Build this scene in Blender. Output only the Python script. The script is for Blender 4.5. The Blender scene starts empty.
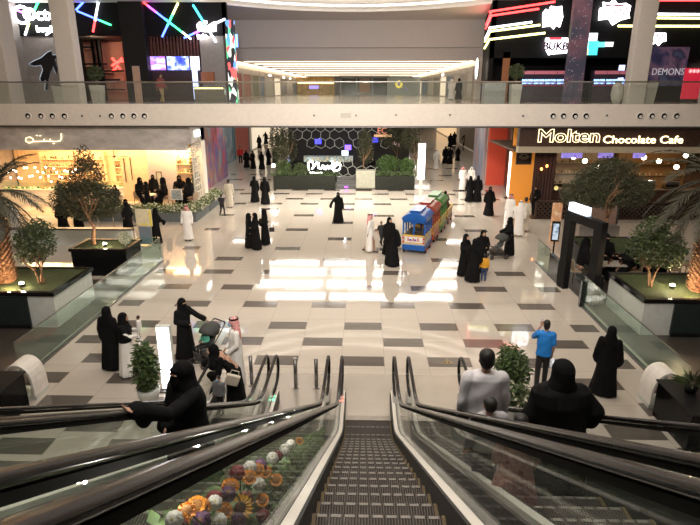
import bpy, math, random
from mathutils import Vector, Matrix, noise
R = math.radians
def V(*a): return Vector(a)
random.seed(11)
scn = bpy.context.scene
COL = scn.collection
# ---------------------------------------------------------------- camera
EYE = Vector((0, 0, 6.9)); YAW = R(1.45); PITCH = R(17.41); FPX = 550.0
cd = bpy.data.cameras.new('camera'); cam = bpy.data.objects.new('camera', cd); COL.objects.link(cam)
cd.sensor_width = 36.0; cd.lens = FPX * 36 / 700; cd.clip_end = 400; cd.clip_start = 0.05
cam.location = EYE; cam.rotation_euler = (R(90) - PITCH, 0, YAW); scn.camera = cam
CR = cam.rotation_euler.to_matrix()
def ray(px, py): return (CR @ Vector((px - 350, 262.5 - py, -FPX))).normalized()
def at(px, py, z=0.0):
    d = ray(px, py); return EYE + d * ((z - EYE.z) / d.z)
def atY(px, py, Y):
    d = ray(px, py); return EYE + d * (Y / d.y)
# ---------------------------------------------------------------- materials
MATS = {}
def nt(name):
    m = bpy.data.materials.new(name); m.use_nodes = True
    return m, m.node_tree, m.node_tree.nodes['Principled BSDF']
def S(b, k, v):
    if k in b.inputs: b.inputs[k].default_value = v
def pm(name, col, rough=.6, metal=0, var=.08, scale=6, bump=0, bscale=30, spec=None, stretch=None):
    if name in MATS: return MATS[name]
    m, t, b = nt(name); N = t.nodes; L = t.links
    tc = N.new('ShaderNodeTexCoord'); mp = N.new('ShaderNodeMapping'); L.new(tc.outputs['Object'], mp.inputs[0])
    if stretch: mp.inputs['Scale'].default_value = stretch
    nz = N.new('ShaderNodeTexNoise'); nz.inputs['Scale'].default_value = scale; nz.inputs['Detail'].default_value = 4
    L.new(mp.outputs[0], nz.inputs['Vector'])
    rp = N.new('ShaderNodeValToRGB')
    rp.color_ramp.elements[0].position = .3; rp.color_ramp.elements[1].position = .7
    rp.color_ramp.elements[0].color = (*[max(0, c * (1 - var)) for c in col], 1)
    rp.color_ramp.elements[1].color = (*[min(1, c * (1 + var)) for c in col], 1)
    L.new(nz.outputs['Fac'], rp.inputs[0]); L.new(rp.outputs[0], b.inputs['Base Color'])
    S(b, 'Roughness', rough); S(b, 'Metallic', metal)
    if spec is not None: S(b, 'Specular IOR Level', spec)
    if bump:
        n2 = N.new('ShaderNodeTexNoise'); n2.inputs['Scale'].default_value = bscale; L.new(mp.outputs[0], n2.inputs['Vector'])
        bp = N.new('ShaderNodeBump'); bp.inputs['Strength'].default_value = bump; bp.inputs['Distance'].default_value = .02
        L.new(n2.outputs['Fac'], bp.inputs['Height']); L.new(bp.outputs[0], b.inputs['Normal'])
    MATS[name] = m; return m
def em(name, col, st=3.0, base=None):
    if name in MATS: return MATS[name]
    m, t, b = nt(name); S(b, 'Base Color', (*(base or col), 1)); S(b, 'Emission Color', (*col, 1)); S(b, 'Emission Strength', st); S(b, 'Roughness', .4)
    MATS[name] = m; return m
def picture(name, cols, scale=4, st=0.0, stretch=(1, 1, 1), detail=3, rough=.4, kind='noise'):
    """mottled many-coloured print or screen"""
    if name in MATS: return MATS[name]
    m, t, b = nt(name); N = t.nodes; L = t.links
    tc = N.new('ShaderNodeTexCoord'); mp = N.new('ShaderNodeMapping'); mp.inputs['Scale'].default_value = stretch
    L.new(tc.outputs['Object'], mp.inputs[0])
    if kind == 'noise':
        nz = N.new('ShaderNodeTexNoise'); nz.inputs['Detail'].default_value = detail; o = nz.outputs['Fac']
    else:
        nz = N.new('ShaderNodeTexVoronoi'); o = None
    nz.inputs['Scale'].default_value = scale; L.new(mp.outputs[0], nz.inputs['Vector'])
    if o is None:
        sp = N.new('ShaderNodeSeparateColor'); L.new(nz.outputs['Color'], sp.inputs[0]); o = sp.outputs[0]
    rp = N.new('ShaderNodeValToRGB'); rp.color_ramp.interpolation = 'CONSTANT' if kind != 'noise' else 'LINEAR'
    k = len(cols); lo, hi = (.3, .7) if kind == 'noise' else (0, 1)
    for i, c in enumerate(cols):
        p = lo + (hi - lo) * i / max(1, k - (1 if kind == 'noise' else 0))
        e = rp.color_ramp.elements[i] if i < 2 else rp.color_ramp.elements.new(p)
        e.position = p; e.color = (*c, 1)
    L.new(o, rp.inputs[0]); L.new(rp.outputs[0], b.inputs['Base Color']); S(b, 'Roughness', rough)
    if st:
        L.new(rp.outputs[0], b.inputs['Emission Color']); S(b, 'Emission Strength', st)
    MATS[name] = m; return m
def glass(name, tint=(.86, .95, .91), refl=1.0, rough=.0, body=0.0, bodycol=(.3, .5, .42)):
    if name in MATS: return MATS[name]
    m = bpy.data.materials.new(name); m.use_nodes = True; t = m.node_tree; N = t.nodes; L = t.links; N.clear()
    o = N.new('ShaderNodeOutputMaterial'); tr = N.new('ShaderNodeBsdfTransparent'); tr.inputs[0].default_value = (*tint, 1)
    gl = N.new('ShaderNodeBsdfGlossy'); gl.inputs['Roughness'].default_value = rough; gl.inputs[0].default_value = (1, 1, 1, 1)
    fr = N.new('ShaderNodeLayerWeight'); fr.inputs[0].default_value = .5
    pw = N.new('ShaderNodeMath'); pw.operation = 'POWER'; pw.inputs[1].default_value = 4.5; L.new(fr.outputs['Facing'], pw.inputs[0])
    mu = N.new('ShaderNodeMath'); mu.operation = 'MULTIPLY_ADD'; mu.inputs[1].default_value = refl * .9; mu.inputs[2].default_value = refl * .035; mu.use_clamp = True; L.new(pw.outputs[0], mu.inputs[0])
    mx = N.new('ShaderNodeMixShader'); L.new(mu.outputs[0], mx.inputs[0])
    if body:
        df = N.new('ShaderNodeBsdfDiffuse'); df.inputs[0].default_value = (*bodycol, 1)
        m2 = N.new('ShaderNodeMixShader'); m2.inputs[0].default_value = body
        L.new(tr.outputs[0], m2.inputs[1]); L.new(df.outputs[0], m2.inputs[2]); L.new(m2.outputs[0], mx.inputs[1])
    else: L.new(tr.outputs[0], mx.inputs[1])
    L.new(gl.outputs[0], mx.inputs[2]); L.new(mx.outputs[0], o.inputs[0])
    MATS[name] = m; return m
# ---------------------------------------------------------------- mesh builder
class M:
    def __init__(s): s.v = []; s.f = []; s.m = []; s.mi = 0
    def add(s, vs, fs, mi=None):
        o = len(s.v); s.v += [tuple(v) for v in vs]; s.f += [tuple(o + i for i in f) for f in fs]
        s.m += [s.mi if mi is None else mi] * len(fs); return s
    def box(s, x0, y0, z0, x1, y1, z1, mi=None):
        x0, x1 = sorted((x0, x1)); y0, y1 = sorted((y0, y1)); z0, z1 = sorted((z0, z1))
        return s.add([(x0,y0,z0),(x1,y0,z0),(x1,y1,z0),(x0,y1,z0),(x0,y0,z1),(x1,y0,z1),(x1,y1,z1),(x0,y1,z1)],
            [(0,3,2,1),(4,5,6,7),(0,1,5,4),(1,2,6,5),(2,3,7,6),(3,0,4,7)], mi)
    def rbox(s, c, sz, rz=0, rx=0, ry=0, mi=None):
        mt = Matrix.Rotation(rz, 3, 'Z') @ Matrix.Rotation(ry, 3, 'Y') @ Matrix.Rotation(rx, 3, 'X'); a, b, d = [q / 2 for q in sz]
        vs = [(-a,-b,-d),(a,-b,-d),(a,b,-d),(-a,b,-d),(-a,-b,d),(a,-b,d),(a,b,d),(-a,b,d)]
        return s.add([Vector(c) + mt @ Vector(v) for v in vs], [(0,3,2,1),(4,5,6,7),(0,1,5,4),(1,2,6,5),(2,3,7,6),(3,0,4,7)], mi)
    def tube(s, path, r, n=8, closed=False, mi=None, flat=None):
        P = [Vector(p) for p in path]; k = len(P); rs = r if isinstance(r, (list, tuple)) else [r] * k
        vs = []; fs = []; u = None
        for i, p in enumerate(P):
            if closed: t = P[(i + 1) % k] - P[i - 1]
            else: t = P[min(i + 1, k - 1)] - P[max(i - 1, 0)]
            t = t.normalized() if t.length > 1e-9 else Vector((0, 0, 1))
            if u is None:
                u = t.cross(Vector((0, 0, 1)) if abs(t.z) < .9 else Vector((1, 0, 0))).normalized()
            else:
                u = (u - t * u.dot(t)); u = u.normalized() if u.length > 1e-6 else t.orthogonal().normalized()
            w = t.cross(u)
            for j in range(n):
                a = 2 * math.pi * j / n; vs.append(p + (u * math.cos(a) + w * math.sin(a) * (flat or 1)) * rs[i])
        for i in range(k if closed else k - 1):
            for j in range(n):
                a = i * n + j; b = i * n + (j + 1) % n; c = ((i + 1) % k) * n + (j + 1) % n; d = ((i + 1) % k) * n + j
                fs.append((a, b, c, d))
        if not closed: fs += [tuple(range(n))[::-1], tuple((k - 1) * n + j for j in range(n))]
        return s.add(vs, fs, mi)
    def cyl(s, c, r, h, n=16, r2=None, mi=None):
        c = Vector(c); return s.tube([c, c + Vector((0, 0, h))], [r, r if r2 is None else r2], n, mi=mi)
    def disc(s, c, r, h, axis='Y', n=20, mi=None):
        c = Vector(c); d = {'X': Vector((1, 0, 0)), 'Y': Vector((0, 1, 0)), 'Z': Vector((0, 0, 1))}[axis]
        return s.tube([c - d * h / 2, c + d * h / 2], r, n, mi=mi)
    def ell(s, c, r, nu=12, nv=8, mi=None, rot=None):
        vs = [Vector((0, 0, -r[2]))]; fs = []
        for i in range(1, nv):
            ph = -math.pi / 2 + math.pi * i / nv
            for j in range(nu):
                a = 2 * math.pi * j / nu; vs.append(Vector((r[0] * math.cos(ph) * math.cos(a), r[1] * math.cos(ph) * math.sin(a), r[2] * math.sin(ph))))
        vs.append(Vector((0, 0, r[2]))); T = len(vs) - 1
        for j in range(nu):
            fs.append((0, 1 + (j + 1) % nu, 1 + j)); fs.append((T, 1 + (nv - 2) * nu + j, 1 + (nv - 2) * nu + (j + 1) % nu))
            for i in range(nv - 2):
                a = 1 + i * nu; fs.append((a + j, a + (j + 1) % nu, a + nu + (j + 1) % nu, a + nu + j))
        c = Vector(c); return s.add([c + ((rot @ v) if rot else v) for v in vs], fs, mi)
    def rings(s, rs, cap=True, mi=None):
        n = len(rs[0]); vs = [p for r in rs for p in r]; fs = []
        for i in range(len(rs) - 1):
            for j in range(n): fs.append((i*n+j, i*n+(j+1)%n, (i+1)*n+(j+1)%n, (i+1)*n+j))
        if cap: fs += [tuple(range(n))[::-1], tuple((len(rs)-1)*n + j for j in range(n))]
        return s.add(vs, fs, mi)
    def extrude(s, poly, d, mi=None):
        d = Vector(d); n = len(poly); P = [Vector(p) for p in poly]
        fs = [tuple(range(n))[::-1], tuple(range(n, 2 * n))] + [(j, (j+1)%n, n+(j+1)%n, n+j) for j in range(n)]
        return s.add(P + [p + d for p in P], fs, mi)
    def mesh(s, name, mats):
        me = bpy.data.meshes.new(name); me.from_pydata([tuple(v) for v in s.v], [], s.f)
        for m in (mats if isinstance(mats, (list, tuple)) else [mats]): me.materials.append(m)
        me.polygons.foreach_set('material_index', s.m); me.update(); return me
    def build(s, name, mats, parent=None, smooth=False, bevel=0, loc=None):
        me = s.mesh(name, mats)
        if smooth:
            me.polygons.foreach_set('use_smooth', [True] * len(me.polygons))
        o = bpy.data.objects.new(name, me); COL.objects.link(o)
        if parent: o.parent = parent
        if loc: o.location = loc
        if bevel:
            b = o.modifiers.new('bevel', 'BEVEL'); b.width = bevel; b.segments = 2; b.limit_method = 'ANGLE'
        return o
def tag(o, label=None, cat=None, group=None, kind=None):
    if label: o['label'] = label
    if cat: o['category'] = cat
    if group: o['group'] = group
    if kind: o['kind'] = kind
    return o
def empty(name, loc=(0, 0, 0), rz=0, label=None, cat=None, group=None):
    o = bpy.data.objects.new(name, None); COL.objects.link(o); o.location = loc; o.rotation_euler = (0, 0, rz); o.empty_display_size = .1
    return tag(o, label, cat, group)
KIDS = {}
def copy_tree(o, parent=None):
    c = o.copy(); COL.objects.link(c)
    if parent: c.parent = parent
    for ch in [x for x in list(COL.objects) if x.parent == o] if o.name not in KIDS else KIDS[o.name]: copy_tree(ch, c)
    return c
def place(o, loc, rz, label, cat=None, group=None, sc=None):
    o.location = loc; o.rotation_euler = (0, 0, rz); o['label'] = label
    if cat: o['category'] = cat
    if group: o['group'] = group
    if sc: o.scale = (sc, sc, sc)
    return o
USED = set()
def inst(proto, *a, **k):
    if proto.name in USED: o = copy_tree(proto)
    else: USED.add(proto.name); o = proto
    return place(o, *a, **k)
def st(m, name, mats, **k):
    o = m.build(name, mats, **k); o['kind'] = 'structure'; return o
def remesh(mb, name, mats, vox, parent=None, smooth_it=6, disp=None):
    o = mb.build('tmp', mats); md = o.modifiers.new('r', 'REMESH'); md.mode = 'VOXEL'; md.voxel_size = vox; md.use_smooth_shade = True
    if smooth_it:
        sm = o.modifiers.new('s', 'SMOOTH'); sm.iterations = smooth_it; sm.factor = .5
    dg = bpy.context.evaluated_depsgraph_get(); me = bpy.data.meshes.new_from_object(o.evaluated_get(dg)); me.name = name
    old = o.data; bpy.data.objects.remove(o); bpy.data.meshes.remove(old)
    if disp:
        for v in me.vertices: v.co = disp(v.co)
    me.polygons.foreach_set('use_smooth', [True] * len(me.polygons))
    if not me.materials:
        me.materials.append(mats)
    n = bpy.data.objects.new(name, me); COL.objects.link(n)
    if parent: n.parent = parent
    return n
def text(body, name, mat, size, loc, rz=0, ext=.02, parent=None, outline=0, rx=R(90), align='CENTER', shear=0, xs=1, off=0):
    c = bpy.data.curves.new(name, 'FONT'); c.body = body; c.size = size; c.align_x = align; c.align_y = 'CENTER'; c.shear = shear
    if outline: c.fill_mode = 'NONE'; c.bevel_depth = outline; c.extrude = 0
    else: c.extrude = ext
    c.offset = off
    t = bpy.data.objects.new('tmp', c); COL.objects.link(t); t.data.resolution_u = 3
    dg = bpy.context.evaluated_depsgraph_get(); me = bpy.data.meshes.new_from_object(t.evaluated_get(dg)); bpy.data.objects.remove(t)
    me.materials.clear(); me.materials.append(mat); me.name = name
    o = bpy.data.objects.new(name, me); COL.objects.link(o); o.location = loc; o.rotation_euler = (rx, 0, rz); o.scale = (xs, 1, 1)
    if parent: o.parent = parent
    return o
def area_lamp(name, loc, rot, sx, sy, power, col=(1, 1, 1), spread=180):
    l = bpy.data.lights.new(name, 'AREA'); l.shape = 'RECTANGLE'; l.size = sx; l.size_y = sy; l.energy = power; l.color = col; l.spread = R(spread)
    o = bpy.data.objects.new(name, l); COL.objects.link(o); o.location = loc; o.rotation_euler = rot; return o
def lamp(name, loc, power, col=(1, .75, .45), r=.08):
    l = bpy.data.lights.new(name, 'POINT'); l.energy = power; l.color = col; l.shadow_soft_size = r
    o = bpy.data.objects.new(name, l); COL.objects.link(o); o.location = loc; return o
# ================================================================ SETTING
plaster = pm('plaster', (.78, .72, .66), .55, var=.03)
white_p = pm('white_paint', (.80, .77, .74), .5, var=.03)
beige = pm('beige_panel', (.72, .66, .60), .45, var=.04)
marble = pm('marble_band', (.50, .47, .45), .35, var=.22, scale=1.6, stretch=(1, 1, 2))
black = pm('black_gloss', (.005, .005, .0055), .12, var=.2, spec=.12)
blackm = pm('black_matt', (.006, .006, .0065), .6, var=.2, spec=.2)
rubber = pm('black_rubber', (.006, .0055, .005), .24, var=.2, spec=.22)
steel = pm('brushed_steel', (.55, .53, .50), .28, 1.0, var=.08, scale=3, stretch=(1, 30, 1))
steeld = pm('dark_steel', (.16, .155, .15), .35, .8, var=.15)
chrome = pm('chrome', (.75, .74, .72), .12, 1.0, var=.03)
darkwood = pm('dark_wood_floor', (.055, .048, .04), .35, var=.35, scale=3, stretch=(1, 8, 1))
gl_rail = glass('rail_glass', (.86, .94, .90), .9, body=.045, bodycol=(.22, .45, .34))
gl_esc = glass('escalator_glass', (.955, .975, .965), .42, body=.006, bodycol=(.30, .42, .36))
gl_up = glass('upper_rail_glass', (.93, .95, .93), .8, body=.04, bodycol=(.50, .50, .44))

# ---- floor with its dark inlaid tiles
def floor_mat(name, col, rough=.05, joints=True, var=.05):
    m, t, b = nt(name); N = t.nodes; L = t.links
    tc = N.new('ShaderNodeTexCoord'); mp = N.new('ShaderNodeMapping'); mp.inputs['Location'].default_value = (.57, 0, 0)
    L.new(tc.outputs['Object'], mp.inputs[0])
    nz = N.new('ShaderNodeTexNoise'); nz.inputs['Scale'].default_value = .9; nz.inputs['Detail'].default_value = 5
    mp2 = N.new('ShaderNodeMapping'); mp2.inputs['Scale'].default_value = (.5, 6, 1); L.new(tc.outputs['Object'], mp2.inputs[0]); L.new(mp2.outputs[0], nz.inputs['Vector'])
    mx = N.new('ShaderNodeMix'); mx.data_type = 'RGBA'
    mx.inputs['A'].default_value = (*[c * (1 - var) for c in col], 1); mx.inputs['B'].default_value = (*[c * (1 + var) for c in col], 1)
    L.new(nz.outputs['Fac'], mx.inputs['Factor'])
    out = mx.outputs['Result']
    if joints:
        br = N.new('ShaderNodeTexBrick'); br.offset = 0; br.inputs['Scale'].default_value = 1; br.inputs['Brick Width'].default_value = 1.153
        br.inputs['Row Height'].default_value = 1.6; br.inputs['Mortar Size'].default_value = .008; br.inputs['Mortar Smooth'].default_value = .1
        br.inputs['Color1'].default_value = (1, 1, 1, 1); br.inputs['Color2'].default_value = (.965, .965, .97, 1); br.inputs['Mortar'].default_value = (.72, .70, .68, 1)
        L.new(mp.outputs[0], br.inputs['Vector'])
        m3 = N.new('ShaderNodeMix'); m3.data_type = 'RGBA'; m3.blend_type = 'MULTIPLY'; m3.inputs['Factor'].default_value = 1
        L.new(out, m3.inputs['A']); L.new(br.outputs['Color'], m3.inputs['B']); out = m3.outputs['Result']
    L.new(out, b.inputs['Base Color']); S(b, 'Roughness', rough); S(b, 'IOR', 1.55)
    n2 = N.new('ShaderNodeTexNoise'); n2.inputs['Scale'].default_value = 1.3; L.new(tc.outputs['Object'], n2.inputs['Vector'])
    bp = N.new('ShaderNodeBump'); bp.inputs['Strength'].default_value = .06; bp.inputs['Distance'].default_value = .03
    L.new(n2.outputs['Fac'], bp.inputs['Height']); L.new(bp.outputs[0], b.inputs['Normal'])
    MATS[name] = m; return m
fl_light = floor_mat('floor_marble', (.53, .475, .41))
fl_dark = floor_mat('floor_dark_tile', (.115, .098, .085), .12, False, .25)
fl = M(); fl.box(-24, 4, -.3, 24, 130, 0, 0)
W = 1.153; X0 = -.571
def rowY(py): return at(350, py).y
ROWS = [(476, 0), (451, 0), (428, 1), (405.5, 0), (381, 1), (361, 0), (342, 1), (326, 0), (305, 1), (288, 0), (272.6, 1), (259.5, -1, 4), (249, 1, 4), (239, -1, 4), (230, -3, 4),
        (222.8, -1, 4), (215.6, -3, 4), (209.5, -5, 4), (204, 1), (199, 0), (194, 1), (190.3, 0), (180, 1), (175, 0), (168, 1), (162, 0), (157, 1), (150, 0), (144, 1)]
for r in ROWS:
    Y = rowY(r[0]); stp = r[2] if len(r) > 2 else 2; st0 = r[1]
    for k in range(-12, 12):
        if (k - st0) % stp: continue
        xa = X0 + k * W; xb = xa + W
        if Y < 36:
            xa, xb = max(xa, -8.25), min(xb, 7.1)
        else: xa, xb = max(xa, -11.4), min(xb, 9.0)
        if xb - xa < .2: continue
        if Y < 12.65 and xb > -3.6 and xa < 2.5: continue
        fl.box(xa + .01, Y - .27, 0, xb - .01, Y + .27, .0015, 1)
st(fl, 'floor', [fl_light, fl_dark])
fg = M(); fg.box(-22, 12.4, 0, -8.62, 19.6, .004); st(fg, 'floor_left_terrace', darkwood)
fg = M(); fg.box(7.52, 12.4, 0, 22, 21.0, .004); st(fg, 'floor_right_terrace', darkwood)
fg = M(); fg.box(9.4, 30.4, 0, 22, 37, .006); st(fg, 'floor_right_cafe', pm('brown_floor', (.10, .06, .035), .25, var=.3))
fg = M(); fg.box(-20, 30.6, 0, -9.6, 37, .006); st(fg, 'floor_left_cafe', pm('cafe_floor', (.42, .33, .24), .25, var=.15))

# ---- the upper gallery: slab, fascia, ceilings
YF = 30.0
sl = M(); sl.box(-24, YF, 5.06, 24, 130, 6.12, 0); sl.box(-24, YF - .12, 5.06, 24, YF + .25, 6.2, 1); sl.box(-24, YF - .16, 5.0, 24, YF + .2, 5.09, 2)
st(sl, 'floor_upper', [pm('upper_floor', (.5, .46, .42), .15), beige, steeld])
cl = M(); cl.box(-24, 51.02, 12.5, 24, 52, 13.6, 0)
# the ring shaped recess: stepped white shelves round a large oval opening
OX, OY, OA, OB = -.6, 25, 15.4, 20.0
def oval(f, z, n=96, a0=0, a1=360, g=0): return [Vector((OX + (OA * f + g) * math.cos(R(a0 + (a1 - a0) * i / n)), OY + (OB * f + g) * math.sin(R(a0 + (a1 - a0) * i / n)), z)) for i in range(n)]
def frame_plate(m, outer, inner, z0, z1):
    n = len(inner); m.rings([[Vector((p.x, p.y, z0)) for p in outer], [Vector((p.x, p.y, z0)) for p in inner],
        [Vector((p.x, p.y, z1)) for p in inner], [Vector((p.x, p.y, z1)) for p in outer], [Vector((p.x, p.y, z0)) for p in outer]], cap=False)
inner = oval(1.0, 12.5)
outer = []
for p in inner:
    dx, dy = p.x - OX, p.y - OY; k = min(24.5 / max(1e-6, abs(dx)), 26.0 / max(1e-6, abs(dy))); outer.append(Vector((OX + dx * k, OY + dy * k, 12.5)))
m = M(); frame_plate(m, outer, inner, 12.5, 12.9)
for k, (f0, f1, z) in enumerate(((1.0, .955, 12.95), (.955, .91, 13.45), (.91, .865, 13.95))):
    frame_plate(m, oval(f0, 0), oval(f1, 0), z, z + .2)
    frame_plate(m, oval(f0, 0, g=.12), oval(f0, 0), z - .3, z)
st(m, 'ceiling_oval_recess', white_p)
st(cl, 'ceiling', white_p)
m = M(); m.box(-18, 2, 14.2, 17, 48, 14.4); st(m, 'ceiling_top', white_p)
t = empty('cove_light', (OX, OY, 12.5), 0, 'three nested oval cove light strips in the white ceiling above the atrium', 'ceiling light')
cove = em('cove_glow', (1.0, .90, .76), 2.6)
for f, z in ((.985, 12.88), (.94, 13.38), (.895, 13.88)):
    mm = M(); mm.tube([p - Vector((OX, OY, 12.5)) for p in oval(f, z, 128)], .07, 6, closed=True); mm.build('light_strip', cove, t, smooth=True)
# bulkhead across the back of the atrium, upper gallery
m = M(); m.box(-24, 50, 10.35, 24, 50.5, 12.6); m.box(-24, 50.5, 9.35, 24, 51, 10.6); st(m, 'wall_back_bulkhead', pm('bulkhead', (.62, .58, .56), .6, var=.03))
m = M(); m.box(-12.2, 51, 9.35, 10.0, 125, 9.6); st(m, 'ceiling_upper_corridor', white_p)
# side walls of the atrium
m = M(); m.box(-23.9, 4, 0, -23.6, 130, 14.4); st(m, 'wall_left', pm('side_wall', (.30, .27, .25), .7))
m = M(); m.box(23.6, 4, 0, 23.9, 130, 14.4); st(m, 'wall_right', pm('side_wall_r', (.30, .27, .25), .7))
m = M(); m.box(-24, 129, 0, 24, 129.3, 14.4); st(m, 'wall_far_end', white_p)
# linear ceiling lights of the upper corridor
warm_line = em('warm_line', (1.0, .84, .64), 3.2)
G_UP = 'linear lights across the upper corridor ceiling'
for i, Y in enumerate((52.2, 57, 62, 68, 75, 83, 92, 103)):
    mm = M(); mm.box(-10.8, -.09, -.05, 9.0, .09, 0); o = mm.build('linear_ceiling_light', warm_line, loc=(0, Y, 9.35))
    tag(o, 'thin warm linear light running across the ceiling of the upper corridor', 'ceiling light', G_UP)
for X, s in ((-11.6, 'left'), (9.4, 'right')):
    mm = M(); mm.box(-.12, 0, -.1, .12, 70, 0); o = mm.build('cove_strip', warm_line, loc=(X, 51.5, 9.3))
    tag(o, 'warm cove strip above the shopfronts on the %s side of the upper corridor' % s, 'ceiling light')
# upper corridor walls and shopfronts
m = M(); m.box(-12.3, 50, 6.12, -12.0, 125, 9.6); st(m, 'wall_upper_corridor_left', plaster)
m = M(); m.box(9.7, 50, 6.12, 10.0, 125, 9.6); st(m, 'wall_upper_corridor_right', plaster)
glow_shop = em('shop_glow', (1.0, .86, .66), .55)
def shopfront(name, X, Y0, Y1, side, z0, z1, frame_m, face_m, label, sign=None, group=None):
    """a shop's face along a corridor wall, side=+1 faces +X"""
    r = empty(name, (X, (Y0 + Y1) / 2, z0), 0, label, 'shopfront', group); L = (Y1 - Y0) / 2; H = z1 - z0
    a = M(); a.box(0, -L, 0, side * .12, L, .12); a.box(0, -L, H - .5, side * .16, L, H); a.box(0, -L, .12, side * .14, -L + .25, H - .5); a.box(0, L - .25, .12, side * .14, L, H - .5)
    a.build('frame', frame_m, r)
    b = M(); b.box(side * .02, -L + .25, .12, side * .07, L - .25, H - .5); b.build('display_window', face_m, r)
    if sign:
        c = M(); n = 5
        for k in range(n): c.rbox((side * .2, -.6 + .3 * k, H - .25), (.06, .18, .2), mi=0)
        c.build('sign', sign, r)
    return r
cols_up = [pm('red_shop', (.40, .04, .03), .4), pm('rose_shop', (.42, .16, .12), .4), pm('olive_shop', (.24, .26, .16), .5), pm('pale_shop', (.6, .58, .52), .4), glow_shop,
           pm('blue_shop', (.12, .22, .34), .3), pm('grey_shop', (.28, .28, .27), .4)]
sgn = em('white_sign', (1, .97, .92), 5)
y = 51.5
seq = [(4.5, 0, 'bright red'), (4.5, 1, 'dusty rose'), (4.5, 2, 'olive green'), (3.5, 5, 'blue'), (7, 3, 'pale'), (6, 4, 'glowing cream'), (6, 6, 'grey'), (8, 3, 'far pale'), (8, 5, 'far blue'), (9, 4, 'farthest glowing')]
for w, c, nm in seq:
    shopfront('upper_shopfront', -12.0, y + .2, y + w, 1, 6.12, 8.9, pm('shop_frame', (.48, .42, .36), .4), cols_up[c], nm + ' shopfront on the left wall of the upper corridor', sgn if c in (3, 6) else None); y += w
y = 51.5
for w, c, nm in [(3.5, 3, 'nearest pale'), (3, 6, 'dark grey'), (5, 3, 'wide pale'), (5, 5, 'blue-lit'), (6, 4, 'glowing cream'), (6, 6, 'mid grey'), (8, 3, 'distant pale'), (9, 5, 'distant blue'), (9, 4, 'last glowing')]:
    shopfront('upper_shopfront', 9.7, y + .2, y + w, -1, 6.12, 8.9, pm('shop_frame2', (.40, .36, .31), .4), cols_up[c], nm + ' shopfront on the right wall of the upper corridor', sgn if c == 4 else None); y += w
# the end of the upper corridor: gold and dark shops and a white hoarding with a flower
r = empty('gold_shopfront', (-8.6, 100, 6.12), 0, 'golden lit shopfront at the far end of the upper corridor', 'shopfront')
M().box(-3.2, 0, 0, 3.4, .2, 2.9).build('facade', pm('gold_wall', (.55, .36, .13), .4, var=.4, scale=2), r)
mm = M(); mm.box(-3, -.1, 1.9, 3.2, 0, 2.1); mm.build('light_band', em('gold_glow', (1, .8, .45), 5), r)
mm = M(); mm.box(-1, -.1, 1.0, .6, 0, 1.5); mm.build('screen', em('violet_screen', (.25, .2, .9), 2), r)
r = empty('dark_shopfront', (0, 99, 6.12), 0, 'dark glazed shopfront with a bronze door at the end of the upper corridor', 'shopfront')
mm = M(); mm.box(-4.4, 0, 0, 4.2, .2, 3.1); mm.build('facade', pm('dark_green_glass', (.04, .055, .05), .2), r)
mm = M()
for k in range(4): mm.box(-4.2 + 2.7 * k, -.15, 0, -4.0 + 2.7 * k, 0, 3.0)
mm.box(-4.3, -.15, 2.7, 4.1, 0, 3.1); mm.build('frame', pm('pale_frame', (.35, .36, .34), .4), r)
mm = M(); mm.box(-.9, -.1, .3, .9, 0, 2.5); mm.build('door', pm('bronze_door', (.42, .25, .14), .4), r)
for k in range(5):
    pass
r = empty('white_hoarding', (6.4, 98, 6.12), 0, 'white hoarding with a yellow and violet flower emblem at the end of the upper corridor', 'hoarding')
mm = M(); mm.box(-2.6, 0, 0, 3, .2, 2.9); mm.build('panel', pm('hoard', (.45, .52, .52), .5), r)
mm = M()
for k in range(8): mm.ell((-.6 + .45 * math.cos(k * .785), -.08, 1.7 + .45 * math.sin(k * .785)), (.2, .04, .2), 8, 6)
mm.ell((-.6, -.1, 1.7), (.2, .05, .2), 8, 6, mi=1); mm.ell((.6, -.08, 1.0), (.25, .05, .12), 8, 6, mi=1)
mm.build('flower_emblem', [em('yel', (.8, .65, .1), .8), em('vio', (.25, .2, .5), .6)], r)
# upper pillars
PIL = pm('pillar_paint', (.62, .57, .52), .5, var=.03)
for n_, X, Yp, w in (('left', -16.15, 31.6, 1.05), ('right', 14.62, 31.6, .95), ('far_left', -20.3, 31.6, 1.9), ('far_right', 18.9, 31.6, 1.2)):
    mm = M(); mm.box(X - w / 2, Yp - w / 3, 6.12, X + w / 2, Yp + w / 3, 12.5); o = st(mm, 'column_' + n_, PIL, bevel=.05)
# ---- glass balustrade on the gallery edge
r = empty('gallery_balustrade', (0, YF, 6.2), 0, 'long glass balustrade with a thin steel top rail along the edge of the upper gallery', 'balustrade')
for k in range(32):
    mm = M(); mm.box(-23.9 + 1.5 * k, -.01, .0, -23.9 + 1.5 * k + 1.485, .01, 1.08); mm.build('glass_panel', gl_up, r)
mm = M(); mm.tube([(-24, 0, 1.1), (24, 0, 1.1)], .035, 8); mm.build('handrail', steel, r, smooth=True)
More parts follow.
